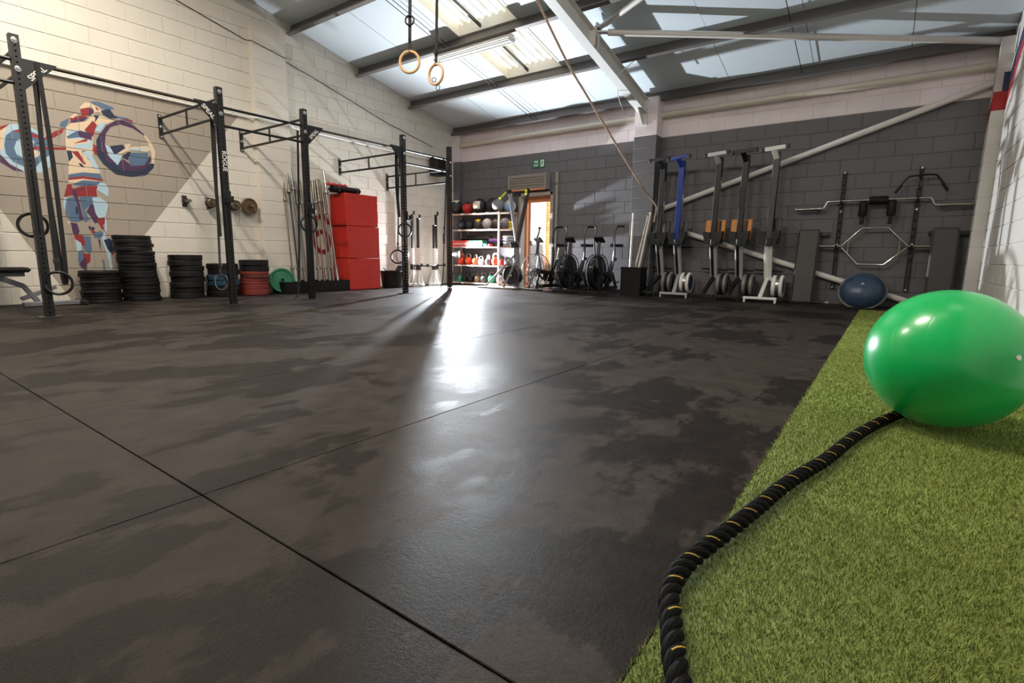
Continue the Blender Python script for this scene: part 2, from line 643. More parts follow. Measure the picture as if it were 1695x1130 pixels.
def turf():
    X, Y, Wd = [], [], []
    for (ya, yb, dens, wd) in ((-11.2, -9.9, 2500, 0.004), (-9.9, -8.2, 62000, 0.0017), (-8.2, -7.0, 40000, 0.0021), (-7.0, -5.0, 20000, 0.003),
                               (-5.0, -3.0, 8500, 0.004), (-3.0, TY1, 6000, 0.005)):
        n = int((TX1 - TX0) * (yb - ya) * dens)
        X.append(rng.uniform(TX0, TX1, n))
        Y.append(rng.uniform(ya, yb, n))
        Wd.append(np.full(n, wd))
    X, Y, Wd = map(np.concatenate, (X, Y, Wd))
    n = len(X)
    an = rng.uniform(0, 2 * PI, n)
    h = rng.uniform(0.007, 0.014, n)
    ln = rng.uniform(0.3, 1.0, n) * h * 1.3
    la = rng.uniform(0, 2 * PI, n)
    dx, dy = np.cos(an) * Wd / 2, np.sin(an) * Wd / 2
    lx, ly = np.cos(la) * ln, np.sin(la) * ln
    V = np.zeros((n, 5, 3))
    V[:, 0] = np.stack([X - dx, Y - dy, np.full(n, -0.004)], 1)
    V[:, 1] = np.stack([X + dx, Y + dy, np.full(n, -0.004)], 1)
    V[:, 2] = np.stack([X + dx * .85 + lx * .35, Y + dy * .85 + ly * .35, h * 0.6], 1)
    V[:, 3] = np.stack([X - dx * .85 + lx * .35, Y - dy * .85 + ly * .35, h * 0.6], 1)
    V[:, 4] = np.stack([X + lx, Y + ly, h], 1)
    tri = (np.arange(n)[:, None, None] * 5 + np.array([[0, 1, 2], [0, 2, 3], [3, 2, 4]])[None]).reshape(-1, 3)
    sh = np.repeat(rng.beta(1.6, 1.6, n), 5)
    base = np.array([[TX0, TY0, -.002], [TX1, TY0, -.002], [TX1, TY1, -.002], [TX0, TY1, -.002], [TX0, TY0, -.019], [TX1, TY0, -.019], [TX1, TY1, -.019], [TX0, TY1, -.019]])
    b0 = n * 5
    bt = np.array([[0, 1, 2], [0, 2, 3], [0, 4, 5], [0, 5, 1], [0, 3, 7], [0, 7, 4], [3, 2, 6], [3, 6, 7]]) + b0
    V = np.concatenate([V.reshape(-1, 3), base])
    tri = np.concatenate([tri, bt])
    sh = np.concatenate([sh, np.full(8, 0.25)])
    me = bpy.data.meshes.new('artificial_turf')
    me.vertices.add(len(V))
    me.vertices.foreach_set('co', V.ravel())
    me.loops.add(len(tri) * 3)
    me.loops.foreach_set('vertex_index', tri.ravel().astype(np.int32))
    me.polygons.add(len(tri))
    me.polygons.foreach_set('loop_start', (np.arange(len(tri)) * 3).astype(np.int32))
    me.update(calc_edges=True)
    a = me.attributes.new('shade', 'FLOAT', 'POINT')
    a.data.foreach_set('value', sh.astype(np.float32))
    me.materials.append(TURF)
    o = bpy.data.objects.new('artificial_turf', me)
    COL.objects.link(o)
    tag(o, 'strip of short green artificial turf along the right wall', 'turf', kind='stuff')


turf()

# ------------------------------------------------------------------ roof
XS = [0.0, 1.36, 2.64, 3.88, 5.10, 6.35, 7.60, 8.82, XR]
YS = [0.1, -1.47, -2.84, -4.26, -5.66, -7.06, RIDGE_Y]
SKY = {(2, 1), (2, 2), (1, 5), (4, 5), (6, 5), (7, 4)}  # the cells above the viewer are unseen, added to brighten the room
AN = math.atan(SLOPE)
m = MB()
o_ = 0.22


def sheet(m, x0, x1, y0, y1, dz, th=0.02):
    v = [(x, y, roof(y) + dz + t) for t in (0, th) for x, y in ((x0, y0), (x1, y0), (x1, y1), (x0, y1))]
    m.add(v, [(3, 2, 1, 0), (4, 5, 6, 7), (0, 1, 5, 4), (1, 2, 6, 5), (2, 3, 7, 6), (3, 0, 4, 7)])


for i in range(8):
    for j in range(6):
        if (i, j) not in SKY:
            sheet(m, XS[i] if i else -0.3, XS[i + 1] if i < 7 else 10.2, YS[j + 1], YS[j] if j else 0.4, o_)
v = [(x, y, z + t) for t in (0, 0.02) for x, y, z in ((-.3, -17.2, ROOF0), (10.2, -17.2, ROOF0), (10.2, RIDGE_Y, roof(RIDGE_Y) + o_), (-.3, RIDGE_Y, roof(RIDGE_Y) + o_))]
m.add(v, [(3, 2, 1, 0), (4, 5, 6, 7), (0, 1, 5, 4), (1, 2, 6, 5), (2, 3, 7, 6), (3, 0, 4, 7)])
ce = struct(m.build('ceiling', LINER), 'sloping roof lined with pale boards')
for i in range(8):
    for j in range(6):
        if (i, j) in SKY:
            continue
        m = MB()
        dz = 0.0015 * ((i * 5 + j * 3) % 4)
        sheet(m, XS[i] + 0.004, XS[i + 1] - 0.004, YS[j + 1] + 0.004, YS[j] - 0.004, dz, 0.025)
        m.build('lining_panel', LINER, ce)
# rooflights
k = NT('rooflight_sheet')
tr = k.n('ShaderNodeBsdfTranslucent')
P, x, y, z = k.pos()
nn = k.ramp(k.noise(3.2, 5, P), 0.35, 0.7)
k.l(k.mix(nn, (0.31, 0.305, 0.285), (0.25, 0.22, 0.16)), tr.inputs[0])
k.l(tr.outputs[0], k.out.inputs[0])
RL = k.m
for q, (i, j) in enumerate(sorted(SKY)):
    x0, x1, y0, y1 = XS[i], XS[i + 1], YS[j + 1], YS[j]
    t = struct(thing('window_%d' % (q + 1), None, None), 'corrugated translucent rooflight set into the roof' if q in (1, 2) else 'unseen corrugated rooflight added above the viewer for more daylight')
    m = MB()
    for (a, b, c_, d) in ((x0, x0 + .03, y0, y1), (x1 - .03, x1, y0, y1), (x0, x1, y0, y0 + .04), (x0, x1, y1 - .04, y1)):
        sheet(m, a, b, c_, d, -0.005, 0.22)
    m.build('window_frame', WHITE, t)
    m = MB()
    n = 96
    vv, ff = [], []
    for a in range(n + 1):
        xx = x0 + (x1 - x0) * a / n
        w = 0.022 * math.sin(2 * PI * (xx - x0) / 0.146)
        for yy in (y0, y1):
            vv.append((xx, yy, roof(yy) + 0.17 + w))
    for a in range(n):
        ff.append((a * 2, a * 2 + 2, a * 2 + 3, a * 2 + 1))
    m.add(vv, ff)
    m.build('pane', RL, t)
    m = MB()
    xm = x0 + 0.4 * (x1 - x0)
    sheet(m, xm - .012, xm + .012, y0, y1, 0.03, 0.05)
    m.build('glazing_bar', DST, t)

# purlins
pn = ['lowest purlin at the wall head', 'second purlin up from the back wall', 'third purlin up, above the long lamp', 'fourth purlin up from the back wall', 'fifth purlin up from the back wall', 'sixth purlin up from the back wall']
for j, y in enumerate([-0.10, -1.47, -2.84, -4.26, -5.66, -7.06]):
    m = MB()
    z = roof(y)
    M = TR(0, y, z) @ RX(AN)
    L = XR
    m.box((0, 0, 0), (1, 1, 1))
    m.v, m.f, m.mi = [], [], []
    m.add(*(lambda a: (a.v, a.f))(MB().box((L / 2, 0, -0.09), (L, 0.008, 0.18))), M)
    m.add(*(lambda a: (a.v, a.f))(MB().box((L / 2, -0.032, -0.178), (L, 0.07, 0.006))), M)
    m.add(*(lambda a: (a.v, a.f))(MB().box((L / 2, 0.032, -0.004), (L, 0.07, 0.006))), M)
    m.add(*(lambda a: (a.v, a.f))(MB().box((L / 2, -0.066, -0.168), (L, 0.005, 0.022))), M)
    struct(m.build('purlin', PURL), 'grey steel roof beam, ' + pn[j])
# main rafter
t = struct(thing('main_rafter', None, None), 'large pale steel rafter rising from the pilaster on the back wall')
m = MB()
ya, yb = -0.28, RIDGE_Y
for (zt, zb, w, nm) in ((-0.18, -0.195, 0.15, 'upper_flange'), (-0.195, -0.435, 0.012, 'web'), (-0.435, -0.45, 0.15, 'lower_flange')):
    m = MB()
    v = [(4.92 + s * w / 2, y, roof(y) + zz) for zz in (zb, zt) for y in (ya, yb) for s in (-1, 1)]
    m.add(v, [(0, 1, 3, 2), (4, 6, 7, 5), (0, 4, 5, 1), (2, 3, 7, 6), (0, 2, 6, 4), (1, 5, 7, 3)])
    m.build(nm, RAFT, t)
m = MB()
m.prism([(-.05, 0), (0.0, 0), (0.0, 0.30), (-.05, 0.30)], 0.15, Matrix(((0, 0, 1, 4.845), (1, 0, 0, -0.30), (0, 1, 0, 3.11), (0, 0, 0, 1))))
m.prism([(-.30, .24), (-.05, 0.0), (-.05, .3), (-.3, .3)], 0.012, Matrix(((0, 0, 1, 4.914), (1, 0, 0, -0.30), (0, 1, 0, 3.11), (0, 0, 0, 1))))
m.build('end_plate', RAFT, t)
m = MB()
for yy in (-2.38, -2.5):
    m.box((4.97, yy, roof(yy) - 0.32), (0.10, 0.012, 0.22))
m.build('strut_cleat', RAFT, t)
for (nm, lab, p0, p1, r) in (('bracing_strut', 'white tubular strut running level from the rafter to the right wall', (4.99, -2.40, 4.01), (9.89, -0.12, 3.57), .045),
                             ('bracing_strut', 'short looking white tubular strut climbing from the rafter out of view', (4.99, -2.36, 4.07), (9.89, -4.86, 4.42), .045)):
    t = struct(thing(nm, None, None, p0), lab)
    m = MB()
    d = Vector(p1) - Vector(p0)
    m.tube([d * 0.03, d], r, 14)
    m.build('tube', WPIPE, t)
    m = MB()
    m.bar(d * 0.0, d * 0.04, 0.09, 0.02)
    m.box((0.0, 0, 0), (0.03, 0.14, 0.14), None, 0.004)
    m.build('end_bracket', RAFT, t)
t = struct(thing('knee_brace', None, None, (4.99, -1.62, 3.62)), 'small angled steel flat between purlin and rafter')
m = MB()
m.bar((0, 0, 0), (0.22, 0.16, 0.24), 0.04, 0.008)
m.build('flat', RAFT, t)
m = MB()
m.lathe([(0, 0), (.014, 0), (.014, .01), (0, .01)], 8, TR(0.21, 0.15, 0.23))
m.build('bolt', DST, t)
for (xa, lab) in ((2.33, 'thin dark sag rod under the roof, left one of a pair'), (2.43, 'thin dark sag rod under the roof, right one of a pair'), (7.45, 'thin dark sag rod near the right wall')):
    m = MB()
    m.tube([(xa, -0.12, roof(-.12) - .1), (xa, -7.0, roof(-7.0) - .1)], 0.006, 6)
    for y in (-1.47, -2.84, -4.26):
        m.lathe([(0, -.02), (.014, -.02), (.014, .02), (0, .02)], 6, TR(xa, y, roof(y) - .1) @ RX(PI / 2 + AN))
    struct(m.build('sag_rod', DST), lab)


# fluorescent battens: one in view, the others over and behind the viewer
def batten(x0, x1, y, label, power):
    z = roof(y) - 0.235
    t = thing('ceiling_light', label, 'lamp', ((x0 + x1) / 2, y, z), 0, 'long fluorescent ceiling lights')
    L = x1 - x0
    m = MB()
    m.box((0, 0, 0.03), (L, 0.10, 0.05), None, 0.008)
    m.prism([(-.11, -.02), (.11, -.02), (.05, .012), (-.05, .012)], L, Matrix(((0, 0, 1, -L / 2), (1, 0, 0, 0), (0, 1, 0, 0), (0, 0, 0, 1))))
    m.build('housing', WHITE, t)
    for s in (-.05, .05):
        m = MB()
        m.tube([(-L / 2 + .04, s, -0.045), (L / 2 - .04, s, -0.045)], 0.014, 10)
        m.build('tube', TUBE if power else WHITE, t)
    for s in (-1, 1):
        m = MB()
        m.box((s * (L / 2 - .02), 0, -0.035), (0.03, 0.15, 0.045), None, 0.006)
        m.build('end_cap', WHITE, t)
    if power:
        ld = bpy.data.lights.new('lamp_light', 'AREA')
        ld.shape = 'RECTANGLE'
        ld.size, ld.size_y = L, 0.14
        ld.energy = power
        ld.color = (1.0, 0.91, 0.79)
        lo = bpy.data.objects.new('lamp_light', ld)
        COL.objects.link(lo)
        lo.parent = t
        lo.location = (0, 0, -0.075)


TUBE = mat('lit_fluorescent_tube', (255, 236, 200), 0.4, 0, 0.01, 3, 0, 9)
batten(2.1, 3.75, -2.84, 'long white fluorescent batten under the third purlin', 0)
for (x, y, lab) in ((2.4, -8.3, 'lit fluorescent batten above the left racks'), (6.2, -7.9, 'lit fluorescent batten above the middle of the floor'), (6.2, -10.4, 'lit fluorescent batten behind the viewer'),
                    (2.4, -11.4, 'lit fluorescent batten behind the viewer by the left wall'), (8.6, -12.6, 'lit fluorescent batten far behind the viewer')):
    batten(x - .75, x + .75, y, lab, LAMP_W)

# pipes on the walls
for (x0, x1, lab) in ((0.19, 4.76, 'cream pipe along the head of the back wall, left of the pilaster'), (5.18, 9.79, 'cream pipe along the head of the back wall, right of the pilaster')):
    t = thing('wall_pipe', lab, 'pipe', (x0, -0.075, 3.305))
    m = MB()
    m.tube([(0, 0, 0), (x1 - x0, 0, 0)], 0.055, 16)
    m.build('tube', CPIPE, t)
    for s in (0.02, 0.5, 0.98):
        m = MB()
        m.ring(0.058, 0.006, 20, 6, TR((x1 - x0) * s, 0, 0) @ RY(PI / 2))
        m.box(((x1 - x0) * s, 0.05, 0), (0.03, 0.04, 0.03))
        m.build('bracket', CPIPE, t)
for (p0, p1, lab) in (((5.20, -0.06, 1.585), (9.77, -0.06, 3.09), 'white diagonal brace tube climbing to the right across the grey wall'),
                      ((5.25, -0.06, 1.325), (9.46, -0.06, 0.01), 'white diagonal brace tube descending to the right behind the rowers')):
    t = thing('diagonal_brace', lab, 'pipe', p0)
    d = Vector(p1) - Vector(p0)
    m = MB()
    m.tube([(0, 0, 0), d], 0.046, 16)
    m.build('tube', WPIPE, t)
    m = MB()
    m.bar(d * 0.0, d * 0.015, 0.02, 0.11)
    m.box((0.0, 0.03, 0), (0.10, 0.04, 0.14), None, 0.005)
    m.build('end_plate', WPIPE, t)
# conduit on the left wall and a loose cable
t = thing('wall_conduit', 'thin white conduit running along the left wall behind the rack bars', 'conduit', (0.03, -9.6, 2.90))
m = MB()
m.tube([(0, 0, 0), (0, 4.45, 0), (0.12, 4.55, 0), (0.12, 5.15, 0), (0, 5.25, 0), (0, 8.9, -.04)], 0.017, 10)
m.build('tube', WHITE, t)
for q in range(10):
    m = MB()
    m.box((-.008, 0.5 + q * .9 if not 4.3 < .5 + q * .9 < 5.3 else 4.2, 0), (0.03, 0.03, 0.05), None, 0.004)
    m.build('clip', CHROME, t)
m = MB()
m.tube([(0.012, -7.4, 4.62), (0.012, -6.105, 4.335), (0.012, -5.10, 4.11), (0.115, -5.05, 4.09), (0.115, -4.47, 3.99), (0.012, -4.44, 3.98), (0.012, -3.79, 3.835), (0.012, -2.17, 3.42), (0.012, -0.83, 3.166)], 0.006, 6)
tag(m.build('wall_cable', BM), 'thin black cable slanting down the upper left wall', 'cable')

# ------------------------------------------------------------------ doorway, outside, sign
t = struct(thing('door_1', None, None, (DX0, 0, 0)), 'open fire exit doorway with grey frame')
wd, ht = DX1 - DX0, DZ
m = MB()
m.box((0.03, 0.02, ht / 2), (0.07, 0.26, ht), None, 0.004)
m.box((wd - 0.03, 0.02, ht / 2), (0.07, 0.26, ht), None, 0.004)
m.box((wd / 2, 0.02, ht - 0.035), (wd, 0.26, 0.07), None, 0.004)
m.build('door_frame', FRAMEG, t)
m = MB()
m.box((0.085, 0.12, (ht - .07) / 2), (0.04, 0.08, ht - .07), None, 0.004)
m.box((wd - 0.085, 0.12, (ht - .07) / 2), (0.04, 0.08, ht - .07), None, 0.004)
m.box((wd / 2, 0.12, ht - 0.13), (wd - .13, 0.08, 0.12), None, 0.004)
m.build('inner_frame', OWOOD, t)
lf = bpy.data.objects.new('door_leaf', None)
m = MB()
m.box((0.36, 0, 0.98), (0.72, 0.045, 1.94), None, 0.004)
lf = m.build('door_leaf', DOORW, t, TR(0.10, 0.17, 0) @ RZ(math.radians(122)))
m = MB()
m.tube([(0.06, -0.06, 1.0), (0.64, -0.06, 1.0)], 0.016, 10)
for s in (0.07, 0.63):
    m.box((s, -0.045, 1.0), (0.05, 0.05, 0.10), None, 0.005)
m.build('push_bar', STEEL, lf)

k = NT('outside_brick')
info = k.n('ShaderNodeObjectInfo')
P, x, y, z = k.pos()
k.l(k.mix(info.outputs['Random'], lin((186, 120, 72)), lin((214, 156, 100))), k.b.inputs['Base Color'])
k.b.inputs['Roughness'].default_value = 0.85
k.bump(k.noise(60, 4, P), 0.4, 0.004)
BRICK = k.m
MORT = mat('lime_mortar', (206, 188, 164), 0.9)
RENDER_W = mat('white_render', (236, 232, 226), 0.85, 0, 0.03)
m = MB()
m.box((2.0, 1.72, 1.4), (2.6, 0.2, 3.4))
t = tag(m.build('neighbouring_brick_wall', MORT), 'sunlit orange brick wall seen outside through the doorway', 'brick wall')
block_wall(t, TR(0, 1.612, 0), 0.85, 3.2, 3.0, BRICK, None, 0.225, 0.075, 'brick', 290, 0.02, 0.01, 0.002)
m = MB()
m.box((1.20, 1.50, 1.30), (0.92, 0.14, 3.0), None, 0.01)
m.box((1.20, 1.42, 2.45), (0.96, 0.05, 0.08), None, 0.01)
tag(m.build('rendered_pier', RENDER_W), 'overexposed white rendered pier outside the door', 'pier')
m = MB()
m.box((2.2, 5.2, -0.08), (14, 10.0, 0.1))
m.box((2.43, 0.3, -0.012), (0.95, 0.7, 0.02), None, 0.003)
struct(m.build('ground', mat('pale_paving', (196, 188, 176), 0.85)), 'pale paving outside the door')

t = thing('shutter_box', 'slatted grey metal shutter box mounted above the fire exit', 'shutter', (2.25, -0.02, 2.15))
m = MB()
m.box((0, -0.085, 0.155), (0.98, 0.15, 0.31), None, 0.004)
m.build('casing', FRAMEG, t)
for q in range(5):
    m = MB()
    m.box((0, -0.166, 0.045 + q * 0.055), (0.92, 0.016, 0.044), None, 0.007)
    m.build('slat', STEEL, t)
for s in (-1, 1):
    m = MB()
    m.box((s * 0.485, -0.10, 0.15), (0.03, 0.19, 0.34), None, 0.004)
    m.build('end_plate', FRAMEG, t)
m = MB()
m.box((0, -0.14, -0.015), (0.92, 0.05, 0.03), None, 0.004)
m.build('bottom_rail', OWOOD, t)
t = thing('shutter_guide', 'vertical grey guide channel beside the shutter box', 'channel', (2.93, -0.03, 0))
m = MB()
m.box((0, 0, 1.24), (0.06, 0.05, 2.48), None, 0.004)
m.build('channel', FRAMEG, t)
m = MB()
m.box((0, -0.035, 2.25), (0.035, 0.03, 0.05), None, 0.004)
m.build('lock', STEEL, t)

t = thing('fire_exit_sign', 'green and white FIRE EXIT sign with running man above the door', 'sign', (2.435, -0.012, 2.70))
m = MB()
m.box((0, 0, 0), (0.30, 0.012, 0.17), None, 0.003)
m.build('board', SIGNG, t)
MS = RX(PI / 2)
text('lettering', 'FIRE', 0.058, SIGNW, t, TR(-0.065, -0.008, 0.036) @ MS, 0.0008, 0.0015)
text('lettering', 'EXIT', 0.058, SIGNW, t, TR(-0.065, -0.008, -0.036) @ MS, 0.0008, 0.0015)
m = MB()
m.box((0.095, -0.008, 0), (0.085, 0.004, 0.14), None, 0.001)
m.build('pictogram_panel', SIGNW, t)
m = MB()
m.lathe([(0, 0), (.011, 0), (.011, .002), (0, .002)], 12, TR(0.10, -0.0105, 0.050) @ RX(PI / 2))
for a, b, w in (((0.10, 0.036), (0.088, -0.002), .02), ((0.088, 0), (0.112, -0.028), .012), ((0.112, -0.026), (0.104, -0.058), .010), ((0.088, 0), (0.076, -0.030), .012), ((0.076, -0.028), (0.060, -0.036), .010),
                ((0.10, 0.030), (0.122, 0.016), .008), ((0.122, 0.016), (0.128, 0.030), .007), ((0.097, 0.030), (0.074, 0.020), .008), ((0.074, 0.022), (0.068, 0.004), .007)):
    m.bar((a[0], -0.0115, a[1]), (b[0], -0.0115, b[1]), 0.002, w, (0, 0, 1) if abs(a[0] - b[0]) > abs(a[1] - b[1]) else (1, 0, 0))
m.build('running_man', SIGNG, t)

# ------------------------------------------------------------------ the flash standing in the corner
t = thing('flash_strobe', 'small flash on a stand firing from the corner beside the shelves', 'flash', (FLASH_POS.x, FLASH_POS.y, 0))
fz = FLASH_POS.z
dirf = (CAM - FLASH_POS)
dirf.z = 0
dirf.normalize()
MF = TR(0, 0, fz) @ dirf.to_track_quat('Z', 'Y').to_matrix().to_4x4()
m = MB()
m.lathe([(0, -.20), (.035, -.20), (.04, -.19), (.04, -.06), (.036, -.05), (.0, -.05)], 18, MF)
m.build('body', BM, t)
m = MB()
m.ball(MF @ Vector((0, 0, -0.045)), 0.034, 16, 10)
m.build('bulb', mat('flash_bulb', (255, 255, 255), 0.3, 0, 0.0, 1, 0, 120), t)
m = MB()
m.tube([(-dirf.x * .12, -dirf.y * .12, 0.30), (-dirf.x * .12, -dirf.y * .12, fz - .02)], 0.010, 10)
for a in range(3):
    an = a * 2.094 + 0.4
    m.tube([(-dirf.x * .12, -dirf.y * .12, 0.32), (-dirf.x * .12 + .2 * math.cos(an), -dirf.y * .12 + .16 * math.sin(an), 0.008)], 0.007, 8)
m.build('stand', BM, t)
m = MB()
m.box((0.045, 0.062, fz), (0.17, 0.004, 0.17), RZ(0.10), 0.001)  # plate added to keep the flash from flooding the shelves
m.build('added_light_shield', BM, t)
ld = bpy.data.lights.new('flash_light', 'SPOT')
ld.spot_size = math.radians(FLASH_CONE)
ld.spot_blend = 1.0
ld.energy = FLASH_W
ld.color = (0.86, 0.93, 1.0)
ld.shadow_soft_size = 0.025
lo = bpy.data.objects.new('flash_light', ld)
COL.objects.link(lo)
lo.location = FLASH_POS + dirf * 0.03
lo.rotation_euler = FLASH_AIM.to_track_quat('-Z', 'Y').to_euler()

